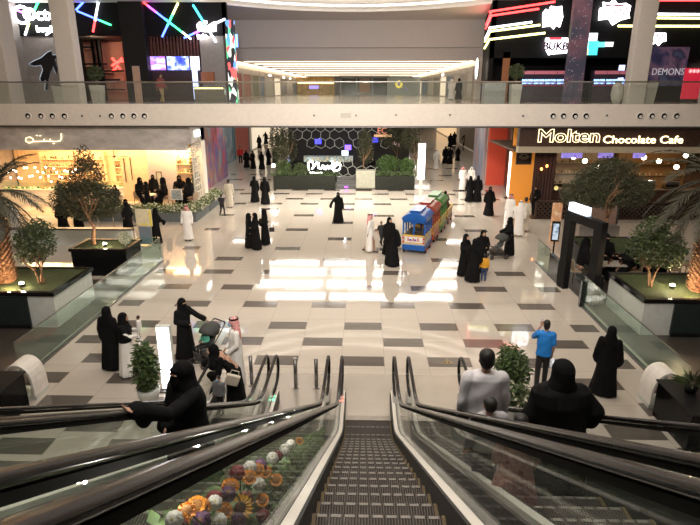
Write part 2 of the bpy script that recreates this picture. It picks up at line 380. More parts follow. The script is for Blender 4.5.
# round air nozzles and small fittings in the fascia
ringm = pm('nozzle_white', (.75, .72, .68), .4)
def nozzle():
    r = empty('air_nozzle'); r['category'] = 'air nozzle'
    a = M(); a.tube([(.16 * math.cos(i * .3927), 0, .16 * math.sin(i * .3927)) for i in range(16)], .035, 6, closed=True); a.build('rim', ringm, r, smooth=True)
    a = M(); a.disc((0, .0, 0), .14, .05); a.disc((.02, -.03, -.03), .07, .04, mi=1); a.build('cup', [black, ringm], r); return r
nz = nozzle(); KIDS[nz.name] = [c for c in COL.objects if c.parent == nz]
for i, px in enumerate((28, 41, 52.5, 64.5, 111.5, 123, 134, 144.5, 553, 563.5, 575, 586, 640, 652, 664, 676.5)):
    p = atY(px, 116, YF - .14); grp = ['leftmost', 'second', 'third', 'fourth'][i % 4]; blk = ['far left set of four', 'set of four above the cafe corner column', 'set of four over the word Molten', 'set of four at the far right'][i // 4]
    inst(nz, p, 0, '%s round black air nozzle in the fascia, %s' % (grp, blk), 'air nozzle', 'round air nozzles in the fascia')
for px, py in ((82, 116), (100, 116), (314, 115.5), (356, 115.5), (450, 115), (523, 116), (607, 115.5), (396, 115)):
    p = atY(px, py, YF - .13); mm = M(); mm.disc((0, 0, 0), .055, .03, n=10); o = mm.build('sensor', steeld, loc=p)
    tag(o, 'tiny dark round sensor set in the beige fascia', 'sensor', 'tiny sensors in the fascia')
mm = M(); mm.box(-.28, -.02, -.12, .28, .02, .12); o = mm.build('access_panel', pm('panel_grey', (.55, .51, .46), .5), loc=atY(346, 115.5, YF - .13)); tag(o, 'small rectangular access panel at the middle of the beige fascia', 'panel')

# ================================================================ GROUND LEVEL CORRIDORS
warmw = em('ceiling_panel_glow', (1.0, .93, .82), 9)
G_LO = 'bright panels in the lower corridor ceiling'
for i, (Y, xa, xb, w) in enumerate(((31.2, -6, 5.5, .9), (33.4, -7, 6.5, .9), (35.8, -7, 7, 1.0), (38.0, -8, 7, .8))):
    L3 = (xb - xa) / 3
    for j in range(3):
        mm = M(); mm.box(-L3 * .46, -w / 2, -.05, L3 * .46, w / 2, 0); o = mm.build('ceiling_light_panel', warmw, loc=(xa + L3 * (j + .5), Y, 5.06))
        tag(o, 'bright rectangular light panel under the upper gallery', 'ceiling light', G_LO)
for i, Y in enumerate((44, 50, 56, 63, 71, 80, 90, 102)):
    for X, s in ((-9.2, 'left'), (6.8, 'right')):
        mm = M(); mm.box(-1.6, -.25, -.05, 1.6, .25, 0); o = mm.build('aisle_ceiling_light', warmw, loc=(X, Y, 5.06))
        tag(o, 'bright panel in the ceiling of the %s lower aisle' % s, 'ceiling light', 'ceiling panels of the %s lower aisle' % s)
# left aisle wall with a hoarding
m = M(); m.box(-11.8, 33.0, 0, -11.5, 46, 5.06); m.box(-13.5, 45.8, 0, -11.8, 46, 5.06); m.box(-13.8, 45.8, 0, -13.5, 125, 5.06); st(m, 'wall_left_aisle', plaster)
m = M(); m.box(9.3, 42.5, 0, 9.6, 47, 5.06); m.box(9.6, 46.8, 0, 12.9, 47, 5.06); m.box(12.9, 46.8, 0, 13.2, 125, 5.06); st(m, 'wall_right_aisle', plaster)
mural = picture('mural', [(.10, .05, .04), (.55, .10, .15), (.10, .12, .35), (.45, .20, .10), (.16, .40, .55)], 1.1, stretch=(1, 1, .35))
o = M().box(0, -3.0, 0, .12, 3.4, 5.0).build('mural_hoarding', mural, loc=(-11.48, 42.4, 0)); tag(o, 'tall hoarding with a blue, red and brown mural beside the left aisle', 'hoarding')
o = shopfront('maroon_shopfront', -13.45, 46.2, 51.5, 1, 0, 4.9, pm('maroon', (.10, .01, .03), .4), blackm, 'black and maroon shopfront opening off the left aisle')
o = shopfront('blue_shopfront', -13.45, 52, 57, 1, 0, 4.9, pm('steelblue', (.15, .24, .32), .4), picture('blue_pic', [(.10, .2, .3), (.3, .42, .5), (.12, .10, .14)], .8), 'steel blue shopfront beyond the maroon one in the left aisle')
o = shopfront('teal_shopfront', -13.45, 57.5, 65, 1, 0, 4.9, pm('tealf', (.10, .25, .27), .4), pm('redpan', (.35, .06, .05), .4), 'teal framed red shopfront farther along the left aisle')
o = shopfront('glowing_shopfront', -13.45, 66, 80, 1, 0, 4.9, plaster, glow_shop, 'glowing cream shopfront deep in the left aisle')
o = shopfront('glowing_shopfront', -13.45, 82, 100, 1, 0, 4.9, plaster, glow_shop, 'farthest glowing shopfront at the end of the left aisle')
# right side: red wall, poster strip, glowing shops
m = M(); m.box(9.3, 42.0, 0, 10.7, 42.4, 5.06); st(m, 'wall_red', pm('red_wall', (.70, .085, .045), .45, var=.03))
o = shopfront('poster_shopfront', 9.25, 42.6, 46.8, -1, 0, 4.9, pm('lilac', (.40, .34, .36), .3), picture('poster_pic', [(.55, .5, .5), (.25, .3, .45), (.6, .35, .3)], 1.3, stretch=(1, 1, .3)), 'lilac and white poster shopfront just behind the red wall')
o = shopfront('warm_shopfront', 12.85, 51, 62, -1, 0, 4.9, pm('warmf', (.6, .46, .3), .4), pm('cream_shop', (.5, .40, .27), .4), 'warm glowing shopfront in the right aisle')
o = shopfront('pale_shopfront', 12.85, 63, 76, -1, 0, 4.9, plaster, pm('pale2', (.16, .12, .09), .4), 'pale shopfront midway down the right aisle')
o = shopfront('amber_shopfront', 12.85, 78, 100, -1, 0, 4.9, plaster, em('amber_glow', (1, .7, .4), .5), 'amber lit shopfront deep in the right aisle')
mm = M(); mm.box(-1.2, 0, 0, 1.2, .2, 4.9); o = mm.build('shop_display', em('disp', (.9, .8, .6), .6), loc=(6.5, 118, 0)); tag(o, 'glowing display at the far end of the right aisle', 'display')
# dark framed corner next to the red wall
m = M(); m.add([(9.2, 33.4, 0), (9.6, 33.4, 0), (11.0, 41.9, 0), (10.6, 41.9, 0), (9.2, 33.4, 5.06), (9.6, 33.4, 5.06), (11.0, 41.9, 5.06), (10.6, 41.9, 5.06)], [(0, 3, 2, 1), (4, 5, 6, 7), (0, 1, 5, 4), (1, 2, 6, 5), (2, 3, 7, 6), (3, 0, 4, 7)]); st(m, 'wall_dark_right', pm('dark_brown', (.035, .02, .015), .4))
mm = M(); mm.box(-.03, -.6, 0, .03, .6, 2.8); o = mm.build('wall_light_strip', em('strip', (1, .9, .75), 2.5), loc=(9.42, 36.0, .3)); o.rotation_euler[2] = R(-9.5); o['category'] = 'wall light'; tag(o, 'upright pale light strip on the dark wall right of the red wall', 'wall light')
# ================================================================ ESCALATORS
SL = .595; YB = 9.65; KS = .22
def zs(Y):
    a = (YB - Y) / KS
    z = SL * KS * (math.log(1 + math.exp(a)) if a < 40 else a)
    a2 = (z - 6.1) / .08                                  # flatten at the upper landing
    return z - .08 * (math.log(1 + math.exp(a2)) if a2 < 40 else a2)
Y_TOP, Y_COMB, Y_END = -2.4, 10.45, 11.45
def ys(a, b, n): return [a + (b - a) * i / n for i in range(n + 1)]
def tread_mat():
    m, t, b = nt('step_tread'); N = t.nodes; L = t.links
    tc = N.new('ShaderNodeTexCoord'); wv = N.new('ShaderNodeTexWave'); wv.inputs['Scale'].default_value = 14; wv.bands_direction = 'X'
    L.new(tc.outputs['Object'], wv.inputs[0]); rp = N.new('ShaderNodeValToRGB')
    rp.color_ramp.elements[0].color = (.03, .027, .025, 1); rp.color_ramp.elements[1].color = (.115, .10, .09, 1); L.new(wv.outputs['Fac'], rp.inputs[0])
    L.new(rp.outputs[0], b.inputs['Base Color']); S(b, 'Roughness', .38); S(b, 'Metallic', .75)
    bp = N.new('ShaderNodeBump'); bp.inputs['Strength'].default_value = .5; bp.inputs['Distance'].default_value = .01; L.new(wv.outputs['Fac'], bp.inputs['Height']); L.new(bp.outputs[0], b.inputs['Normal'])
    return m
TREAD = tread_mat(); YEL = pm('yellow_edge', (.11, .075, .03), .6); NOSE = pm('step_nose', (.19, .175, .155), .45, .5); deckm = pm('deck_steel', (.90, .85, .77), .45, .0, var=.06, scale=2, stretch=(1, .2, 1))
cladm = pm('cladding_steel', (.42, .41, .38), .3, .85, var=.1, scale=2)
grn = em('green_lamp', (.1, 1, .5), 3); redl = em('red_lamp', (1, .15, .1), 3)
def ribbon(xa, xb, dz0, dz1, ya, yb, n=70):
    """a bar that follows the slope, from X xa to xb and dz0 to dz1 above the step line"""
    m = M(); rs = []
    for Y in ys(ya, yb, n):
        z = zs(Y); rs.append([Vector((xa, Y, z + dz0)), Vector((xb, Y, z + dz0)), Vector((xb, Y, z + dz1)), Vector((xa, Y, z + dz1))])
    return m.rings(rs)
def rail_path(X):
    P = [Vector((X, Y, zs(Y) + .93)) for Y in ys(Y_TOP, 9.0, 26)] + [Vector((X, Y, zs(Y) + .93 + .07 * min(1, (Y - 9) / 1.5))) for Y in ys(9.15, Y_END, 12)]
    zc = .66; rr = .34
    for i in range(1, 12):
        a = R(90 - 16.4 * i); P.append(Vector((X, Y_END + rr * math.cos(a), zc + rr * math.sin(a))))
    P += [Vector((X, Y_END - .25, .30)), Vector((X, Y_END - .6, .27))]
    return P
def escalator(Xc, label, left_ind, lamp_m, half=.61):
    r = empty('escalator', (Xc, 0, 0), 0, label, 'escalator')
    # steps
    n = 0; Y = Y_TOP + .2
    while Y < Y_COMB - .02:
        z = zs(Y + .2); zn = zs(Y + .6)
        s = M(); s.box(-.5, Y, z - .26, .5, min(Y + .4, Y_COMB), z, 0)
        for q_ in range(9): s.box(-.465 + q_ * .105, Y + .365, z, -.465 + q_ * .105 + .075, min(Y + .395, Y_COMB), z + .003, 2)
        s.box(-.5, Y, z, -.47, min(Y + .4, Y_COMB), z + .003, 1); s.box(.47, Y, z, .5, min(Y + .4, Y_COMB), z + .003, 1)
        s.build('step', [TREAD, YEL, NOSE], r); Y += .4
    for sd, nm in ((-1, 'left'), (1, 'right')):
        ribbon(sd * .50, sd * .525, -.25, .28, Y_TOP, Y_END - .3).build('skirt_panel', pm('skirt_dark', (.03, .029, .027), .55, .2), r)
        ribbon(sd * .525, sd * .60, .0, .285, Y_TOP, Y_END - .2).build('inner_deck', deckm, r)
        ribbon(sd * .625, sd * .66, -.55, .25, Y_TOP, Y_END - .2).build('outer_cladding', steeld, r)
        for k, (a, b) in enumerate(zip(ys(Y_TOP, 9.6, 10)[:-1], ys(Y_TOP, 9.6, 10)[1:])):
            ribbon(sd * half - .006, sd * half + .006, .25, .88, a + .008, b - .008, 10).build('glass_panel', gl_esc, r)
        m = M(); pts = [Vector((sd * half - .006, Y, zs(Y) + .25)) for Y in ys(9.608, Y_END - .1, 10)]
        pts += [Vector((sd * half - .006, Y_END + .29 * math.cos(R(a)), .66 + .29 * math.sin(R(a)))) for a in (-60, -30, 0, 30, 60)]
        pts += [Vector((sd * half - .006, Y, zs(Y) + .90 + .05 * min(1, (Y - 9) / 1.5))) for Y in ys(Y_END, 9.608, 10)]
        m.extrude(pts, (.012, 0, 0)); m.build('newel_glass', gl_esc, r)
        m = M(); m.tube(rail_path(sd * half), .037, 10, flat=.62); m.build('handrail', rubber, r, smooth=True)
        ribbon(sd * half - .018, sd * half + .018, .865, .90, Y_TOP, 9.5).build('rail_guide', pm('guide_dark', (.012, .012, .011), .8, 0, spec=.1), r)
        m = M(); m.box(sd * half - .07, Y_END - .75, 0, sd * half + .07, Y_END - .15, .30); b = m.build('newel_base', cladm, r, bevel=.03)
    m = M(); m.box(-.56, Y_COMB, -.0, .56, Y_COMB + .18, .012); m.build('comb_plate', pm('comb', (.38, .35, .31), .3, .9), r)
    if lamp_m:
        m = M(); m.disc((left_ind * .57, Y_END - .55, .29), .025, .02, 'Z', 10); m.disc((left_ind * .57, Y_END - .70, .305), .025, .02, 'Z', 10); m.build('indicator_lamp', lamp_m, r)
    return r
escalator(.13, 'escalator under the viewer, the middle one running straight down to the floor', -1, redl)
escalator(-1.41, 'escalator just left of the middle one, carrying one woman in black', -1, grn)
escalator(-2.86, 'leftmost escalator, empty, at the outer left side', 1, grn)
escalator(1.68, 'right escalator carrying the man in white, the boy and a black-robed woman', 1, None)
m = M(); m.box(-3.7, Y_COMB + .18, 0, 2.6, 12.5, .008); o = m.build('landing_plate', pm('landing', (.62, .57, .50), .22, .6, var=.05, scale=1.5), None); tag(o, 'wide pale steel landing plate at the foot of the escalators', 'floor plate')
# closing truss cladding under the outer flights
for X, nm in ((-3.60, 'left'), (2.42, 'right')):
    m = M(); rs = []
    for Y in ys(Y_TOP, 10.2, 50):
        z = zs(Y); rs.append([Vector((X - .03, Y, max(0.0, z - 1.1))), Vector((X + .03, Y, max(0.0, z - 1.1))), Vector((X + .03, Y, z + .02)), Vector((X - .03, Y, z + .02))])
    m.rings(rs); o = m.build('truss_cladding', cladm); tag(o, 'sloping metal side cladding of the %s escalator' % ('leftmost' if nm == 'left' else 'right'), 'cladding')
m = M(); m.box(-24, -14, 5.06, 24, Y_TOP + .6, 6.1); st(m, 'floor_upper_landing', beige)
# bollards
for i, (px, py) in enumerate(((252, 385), (296, 388), (316.5, 388))):
    p = at(px, py, 0); r = empty('bollard', (p.x, p.y, .008), 0, ['dark steel bollard left of the escalator rails, next to the woman with the bag', 'dark steel bollard at the foot of the left escalator, the left of a pair', 'dark steel bollard at the foot of the left escalator, the right of a pair'][i], 'bollard', 'bollards on the landing plate')
    m = M(); m.cyl((0, 0, .02), .045, .76, 12); m.build('post', steeld, r, smooth=True)
    m = M(); m.cyl((0, 0, 0), .09, .02, 16); m.build('base', steel, r); m = M(); m.cyl((0, 0, .78), .048, .015, 12); m.build('cap', steel, r)
# white warning triangle on the dark tile is left in the floor
p = at(447, 362, 0); m = M(); q = [Vector((-.11, 0, 0)), Vector((.11, 0, 0)), Vector((0, .2, 0))]
m.tube([Vector((-.13, -.09, 0)), Vector((.13, -.09, 0)), Vector((0, .13, 0))], .014, 4, closed=True); m.box(-.012, -.04, -.005, .012, .04, .01); o = m.build('floor_sticker', pm('sticker_gold', (.6, .45, .2), .5), loc=(p.x, p.y, .008)); tag(o, 'golden triangular warning sticker on a dark tile by the escalators', 'sticker')

# ---- artificial flowers in the gap between the middle and the left escalator
leafm = pm('leaf_flower_bed', (.10, .17, .05), .55, var=.4, scale=20)
m = M(); rnd = random.Random(5)
for i in range(10000):
    Y = -.3 + 8.6 * rnd.random() ** 1.15; dens = 1 - max(0, Y - 4.5) / 5
    if rnd.random() > dens: continue
    X = -.69 + rnd.uniform(-.055, .05); top = .56 - .03 * Y
    z = zs(Y) + .12 + top * rnd.random() ** .8
    a, b = rnd.uniform(0, 6.28), rnd.uniform(-.9, .9); L_ = rnd.uniform(.03, .07); w = L_ * .35
    d = Vector((math.cos(a) * math.cos(b), math.sin(a) * math.cos(b), math.sin(b))); s_ = d.cross(Vector((0, 0, 1))).normalized() * w; c = Vector((X, Y, z))
    m.add([c, c + d * L_ * .5 + s_, c + d * L_, c + d * L_ * .5 - s_], [(0, 1, 2, 3)])
o = m.build('flower_foliage', leafm); tag(o, 'dark green foliage filling the narrow gap left of the middle escalator', 'foliage', kind='stuff')
ribbon(-.74, -.54, .02, .12, -1.5, 9.5).build('planter_trough', blackm); tag(bpy.data.objects['planter_trough'], 'narrow black sloping trough that holds the flowers between the escalators', 'planter')
for k_ in range(6):
    y_ = .4 + 1.15 * k_; lamp('flower_fill_light', (-.64, y_, zs(y_) + .80), 1.8 - .1 * k_, (1, .95, .85), .008)  # added fill lights to brighten the flowers, no fittings modelled
FL = {}
def flower(kind):
    rt = empty('flower'); rt['category'] = 'flower'
    s_ = M(); s_.tube([(0, 0, -.25), (.01, 0, -.1), (0, 0, 0)], .005, 5); s_.build('stem', leafm, rt)
    pe = M(); ct = M(); rn = random.Random(3)
    if kind in ('sunflower', 'orange'):
        for k in range(18):
            a = k * 6.283 / 18; r0, r1 = (.03, .085) if kind == 'sunflower' else (.02, .05); z = rn.uniform(-.004, .008)
            c = Vector((math.cos(a), math.sin(a), 0)); s2 = Vector((-c.y, c.x, 0)) * .014
            pe.add([c * r0 + Vector((0, 0, z)), c * (r0 + r1) * .55 + s2 + Vector((0, 0, z + .01)), c * r1 + Vector((0, 0, z + .002)), c * (r0 + r1) * .55 - s2 + Vector((0, 0, z + .01))], [(0, 1, 2, 3)])
        ct.ell((0, 0, .004), (.034, .034, .014), 10, 6)
    else:
        for ring_, (nn, rr, tl) in enumerate(((8, .045, .35), (7, .034, .8), (5, .02, 1.2))):
            for k in range(nn):
                a = k * 6.283 / nn + ring_; c = Vector((math.cos(a), math.sin(a), 0)); pe.ell(c * rr * .55 + Vector((0, 0, .012 * ring_)), (.023, .023, .018), 6, 5)
        ct.ell((0, 0, .03), (.016, .016, .014), 6, 5)
    cm = {'sunflower': (.75, .42, .03), 'orange': (.75, .30, .03), 'white': (.82, .80, .72), 'purple': (.07, .02, .07), 'crimson': (.16, .01, .015)}[kind]
    pe.build('petals', pm('petal_' + kind, cm, .6, var=.15, scale=30), rt, smooth=kind not in ('sunflower', 'orange')); ct.build('centre', pm('centre_' + kind, {'sunflower': (.08, .03, .01), 'orange': (.3, .12, .02), 'white': (.5, .45, .2), 'purple': (.2, .1, .02), 'crimson': (.1, .01, .01)}[kind], .8), rt)
    return rt
spots = [(243, 508, 'sunflower'), (212, 503, 'white'), (216, 521, 'white'), (238, 520, 'purple'), (253, 468, 'white'), (257, 484, 'white'), (231, 456, 'orange'), (249, 498, 'crimson'), (166, 520, 'white'), (150, 523, 'crimson'),
         (200, 506, 'orange'), (233, 487, 'orange'), (246, 453, 'orange'), (226, 494, 'purple'), (255, 430, 'orange'), (265, 472, 'orange'), (215, 470, 'crimson'), (270, 458, 'white'), (284, 452, 'white'), (286, 437, 'white'),
         (198, 520, 'purple'), (186, 512, 'orange'), (180, 523, 'orange'), (176, 505, 'crimson'), (262, 500, 'orange'), (204, 488, 'orange'), (258, 516, 'crimson'), (272, 480, 'orange'), (240, 473, 'crimson'), (300, 441, 'orange'), (292, 428, 'white'), (276, 442, 'crimson'), (222, 511, 'orange'), (262, 448, 'purple')]
PH = {}
cnm = {'sunflower': 'golden sunflower', 'orange': 'small orange daisy', 'white': 'cream white rose', 'purple': 'dark purple dahlia', 'crimson': 'deep crimson bloom'}
cnt = {}
ORD = ['first', 'second', 'third', 'fourth', 'fifth', 'sixth', 'seventh', 'eighth', 'ninth', 'tenth', 'eleventh', 'twelfth', 'thirteenth', 'fourteenth', 'fifteenth']
for k in cnm:
    PH[k] = flower(k); KIDS[PH[k].name] = [c for c in COL.objects if c.parent == PH[k]]
order = sorted(spots, key=lambda s: (s[2], s[0]))
for px, py, kd in order:
    d = ray(px, py); t_ = (-.585 - EYE.x) / d.x; p = EYE + d * t_
    p.x = -.585 + rnd.uniform(-.02, .03); i_ = cnt.get(kd, 0); cnt[kd] = i_ + 1; tot = sum(1 for s in spots if s[2] == kd)
    low = zs(p.y) + .24
    if p.z < low: p.z = low
    if p.z > zs(p.y) + .74: p.z = zs(p.y) + .66
    o = inst(PH[kd], p, rnd.uniform(0, 6), '%s, %s from the left of its kind in the strip between the escalators' % (cnm[kd], ORD[i_]), 'flower', 'artificial flowers between the escalators', rnd.uniform(.8, .95) * min(1, .45 + p.y / 4.2))
    o.rotation_euler = (R(rnd.uniform(25, 50)), R(rnd.uniform(-10, 30)), 0)
# ================================================================ TERRACES, PLANTERS, TREES, GLASS RAILS
rd = random.Random(21)
grass_m = pm('lawn', (.028, .045, .008), .9, var=.5, scale=14, bump=.8, bscale=90)
potw = pm('planter_white', (.60, .62, .58), .4, var=.06)
bark = pm('bark', (.24, .13, .07), .85, var=.4, scale=18, bump=.8, bscale=60)
leaf_o = pm('olive_leaf', (.055, .058, .028), .6, var=.4, scale=9)
leaf_g = pm('ficus_leaf', (.06, .085, .03), .45, var=.4, scale=9)
leaf_p = pm('palm_leaf', (.045, .045, .026), .55, var=.35, scale=9)
leaf_b = pm('bush_leaf', (.07, .11, .035), .5, var=.4, scale=12)
petal_w = pm('white_petals', (.62, .60, .45), .7)
def leaves(name, mat, blobs, n, size, parent, seed=1, aspect=.4, droop=0, mats=None, hollow=.35):
    r = random.Random(seed); m = M(); W_ = [b[1][0] * b[1][1] * b[1][2] for b in blobs]
    for i in range(n):
        c, rad = r.choices(blobs, W_)[0]
        while True:
            u = Vector((r.uniform(-1, 1), r.uniform(-1, 1), r.uniform(-1, 1)))
            if hollow < u.length <= 1: break
        p = Vector((c[0] + u.x * rad[0], c[1] + u.y * rad[1], c[2] + u.z * rad[2]))
        a = r.uniform(0, 6.283); b = r.uniform(-1.1, .8) - droop; d = Vector((math.cos(a) * math.cos(b), math.sin(a) * math.cos(b), math.sin(b)))
        s_ = d.cross(Vector((r.uniform(-1, 1), r.uniform(-1, 1), r.uniform(.2, 1)))).normalized(); L_ = size * r.uniform(.6, 1.3); w = L_ * aspect * .5
        nrm = s_.cross(d) * L_ * .12
        m.add([p, p + d * L_ * .5 + s_ * w + nrm, p + d * L_, p + d * L_ * .5 - s_ * w + nrm], [(0, 1, 2), (0, 2, 3)], 0 if not mats else r.choices(range(len(mats)), [6] + [1] * (len(mats) - 1))[0])
    return m.build(name, mats or mat, parent)
def branch(m, p, d, L_, r0, depth, rn):
    pts = [p.copy()]; q = p.copy(); dd = d.copy()
    for k in range(4):
        dd = (dd + Vector((rn.uniform(-.25, .25), rn.uniform(-.25, .25), rn.uniform(-.05, .2)))).normalized(); q = q + dd * L_ / 4; pts.append(q.copy())
    m.tube(pts, [r0 * (1 - .12 * k) for k in range(5)], 7)
    if depth:
        for k in range(3):
            a = rn.uniform(0, 6.28); e = (dd + Vector((math.cos(a), math.sin(a), .3)) * .75).normalized(); branch(m, q, e, L_ * .7, r0 * .55, depth - 1, rn)
def tree(name, loc, label, cat, blobs, n, leafmat, size, trunk_h, r0, stems=1, seed=1, aspect=.35, depth=2, sub=0):
    rn = random.Random(seed); t = empty(name, loc, 0, label, cat)
    for k in range(stems):
        m = M(); a = 6.283 * k / stems + .4
        if stems == 1: d = Vector((.12, 0, 1)); p = Vector((0, 0, -.02))
        else: d = Vector((math.cos(a) * .22, math.sin(a) * .22, 1)); p = Vector((math.cos(a) * .06, math.sin(a) * .06, -.02))
        branch(m, p, d.normalized(), trunk_h, r0, depth, rn); m.build('trunk', bark, t, smooth=True)
    leaves('foliage', leafmat, blobs, n, size, t, seed, aspect); return t
def spot(p, label, power=60):
    r = empty('garden_spotlight', p, 0, label, 'spotlight', 'spotlights in the planters')
    m = M(); m.cyl((0, 0, 0), .07, .08, 12); m.build('housing', blackm, r)
    m = M(); m.ell((0, 0, .09), (.07, .07, .05), 10, 6); m.build('bulb', em('spot_bulb', (1.0, .85, .6), 40), r)
    lamp('planter_lamp', Vector(p) + Vector((0, 0, .22)), power, (1, .78, .48), .05)
def planter(name, x0, y0, x1, y1, h, wallmat, label, face=None, frontx=None):
    r = empty(name, ((x0 + x1) / 2, (y0 + y1) / 2, 0), 0, label, 'planter'); a, b = (x1 - x0) / 2, (y1 - y0) / 2
    m = M(); m.box(-a + .06, -b + .06, .0, a - .06, b - .06, h - .1); m.build('box', wallmat, r)
    m = M(); m.box(-a, -b, h - .12, a, -b + .14, h); m.box(-a, b - .14, h - .12, a, b, h); m.box(-a, -b + .14, h - .12, -a + .14, b - .14, h); m.box(a - .14, -b + .14, h - .12, a, b - .14, h); m.build('rim', black, r)
    m = M(); m.box(-a + .14, -b + .14, h - .1, a - .14, b - .14, h - .03); o = m.build('lawn', grass_m, r)
    if face:
        m = M(); m.box(face[0] - (x0 + x1) / 2, -b - .02, .05, face[1] - (x0 + x1) / 2, -b + .05, h - .14); m.build('dark_window', pm('dark_glass', (.02, .03, .028), .06), r)
        m = M(); m.box(face[0] - (x0 + x1) / 2, -b - .06, 0, face[1] - (x0 + x1) / 2, -b - .02, .1); m.build('window_sill', blackm, r)
    return r
# left terrace
planter('planter', -14.6, 15.1, -9.2, 17.6, 1.15, potw, 'white walled planter with black rim and lawn, in front of the left palm tree', (-14.5, -10.05))
planter('planter', -11.3, 19.95, -9.05, 21.5, 1.1, black, 'black box planter with lawn around the left olive tree')
p = at(42, 287, 1.12); tree('ficus_tree', (-10.05, 16.0, 1.12), 'small bushy multi-stemmed tree at the front of the left white planter', 'tree', [((0, 0, 1.35), (.62, .6, .6)), ((-.25, 0, 1.0), (.42, .4, .4)), ((.2, 0, 1.75), (.4, .4, .35))], 2600, leaf_g, .10, .55, .035, 3, 4, .5, 2)
tree('olive_tree', (-10.65, 20.7, 1.08), 'tall olive tree with lit trunk in the black planter in front of the left cafe', 'tree', [((0, 0, 1.75), (1.1, .9, .8)), ((-.8, 0, 1.75), (.65, .6, .7)), ((.75, 0, 1.7), (.6, .6, .65)), ((.1, 0, 2.7), (.65, .6, .7)), ((.1, 0, 3.35), (.38, .38, .5)), ((-.8, 0, 2.2), (.4, .4, .45))], 13000, leaf_o, .115, .95, .10, 1, 9, .32, 3)
spot(at(22, 286, 1.15), 'small glowing spotlight on the lawn of the left white planter', 45)
spot(at(105, 246, 1.1), 'small glowing spotlight beside the trunk of the left olive tree', 30)
def palm(loc, label, H, r0, fl, seed, nf=24):
    rn = random.Random(seed); t = empty('palm_tree', loc, 0, label, 'tree')
    m = M(); n = 26; rows = int(H / .085)
    prof = [(0, r0 * 1.12), (H * .5, r0), (H, r0 * .95)]
    m.tube([(0, 0, -.02), (0, 0, H * .5), (0, 0, H)], [r0, r0 * .9, r0 * .85], 18)
    for i in range(rows):                                     # cut frond bases in spiral rows
        for k in range(11):
            a = 6.283 * (k + .5 * (i % 2)) / 11; z = .05 + i * .085 * 1.0
            c = Vector((math.cos(a) * r0 * .93, math.sin(a) * r0 * .93, z)); o_ = Vector((math.cos(a), math.sin(a), 0)); s_ = Vector((-o_.y, o_.x, 0)) * r0 * .26
            m.add([c + s_, c - s_, c + o_ * .13 * (r0 / .3) + Vector((0, 0, .10)), c + Vector((0, 0, -.06))], [(0, 2, 1), (1, 2, 3), (3, 2, 0)])
    m.build('trunk', pm('palm_bark', (.20, .10, .05), .8, var=.35, scale=10), t)
    for f in range(nf):
        a = 6.283 * f / nf * 2.618 + rn.uniform(-.1, .1); el = R(62 - 95 * f / nf); m = M(); pts = []; q = Vector((0, 0, H)); d = Vector((math.cos(a) * math.cos(el), math.sin(a) * math.cos(el), math.sin(el)))
        L_ = fl * rn.uniform(.85, 1.1); K = 16
        for k in range(K + 1):
            pts.append(q.copy()); q = q + d * L_ / K; d = (d + Vector((0, 0, -.085 - .05 * (f / nf)))).normalized()
        m.tube(pts, [.028 * (1 - .8 * k / K) + .004 for k in range(K + 1)], 5)
        for k in range(2, K * 3):
            u = k / (K * 3); i = min(K - 1, int(u * K)); p = pts[i].lerp(pts[i + 1], u * K - i); tan = (pts[i + 1] - pts[i]).normalized(); side = tan.cross(Vector((0, 0, 1))).normalized(); up = side.cross(tan)
            ll = .42 * math.sin(math.pi * (.12 + .86 * u)) + .05
            for sg in (-1, 1):
                dr = (side * sg * .8 + tan * .75 + up * rn.uniform(-.1, .35) - Vector((0, 0, .25))).normalized(); w = tan * .018
                m.add([p - w, p + w, p + dr * ll * .6 + w * .9, p + dr * ll, p + dr * ll * .6 - w * .9], [(0, 1, 2, 3, 4)])
        m.build('frond', leaf_p, t)
    return t
palm((-11.35, 16.2, 1.12), 'date palm at the left edge, its fronds in front of the left cafe', 2.75, .30, 2.1, 5)
palm((10.25, 15.9, 1.12), 'date palm with a thick lit scaly trunk at the right edge', 3.2, .36, 2.6, 8)
# right terrace
planter('planter', 8.1, 15.0, 14.4, 17.5, 1.15, potw, 'white walled planter with black rim and lawn, around the foot of the right palm', (9.0, 14.3))
planter('planter', 8.55, 20.2, 11.2, 22.8, 1.0, black, 'black box planter with lawn around the right olive tree')
tree('ficus_tree', (8.85, 16.2, 1.12), 'small bushy multi-stemmed tree at the front corner of the right white planter', 'tree', [((0, 0, 1.25), (.85, .7, .6)), ((.35, 0, 1.0), (.6, .5, .4)), ((-.3, 0, 1.6), (.5, .5, .45)), ((-.1, 0, 1.95), (.4, .4, .3))], 3600, leaf_g, .11, .55, .035, 3, 14, .5, 2)
tree('olive_tree', (9.35, 21.2, .98), 'spreading olive tree with an orange lit forked trunk in front of the brown cafe', 'tree', [((0, 0, 2.3), (1.3, 1.0, .75)), ((-1.0, 0, 2.1), (.8, .8, .6)), ((.9, 0, 2.2), (.8, .8, .65)), ((.1, 0, 3.0), (.9, .8, .55)), ((-.5, 0, 2.75), (.8, .7, .5))], 17000, leaf_o, .115, 1.25, .12, 1, 19, .3, 3)
spot(at(672, 288, 1.15), 'small glowing spotlight on the lawn beside the right palm trunk', 60)
lamp('olive_uplight', (9.15, 20.5, 1.25), 90, (1, .62, .3), .05)
lamp('palm_uplight', (9.55, 15.2, 1.3), 50, (1, .68, .38), .05)
lamp('palm_uplight_left', (-10.75, 15.4, 1.3), 40, (1, .62, .34), .05)
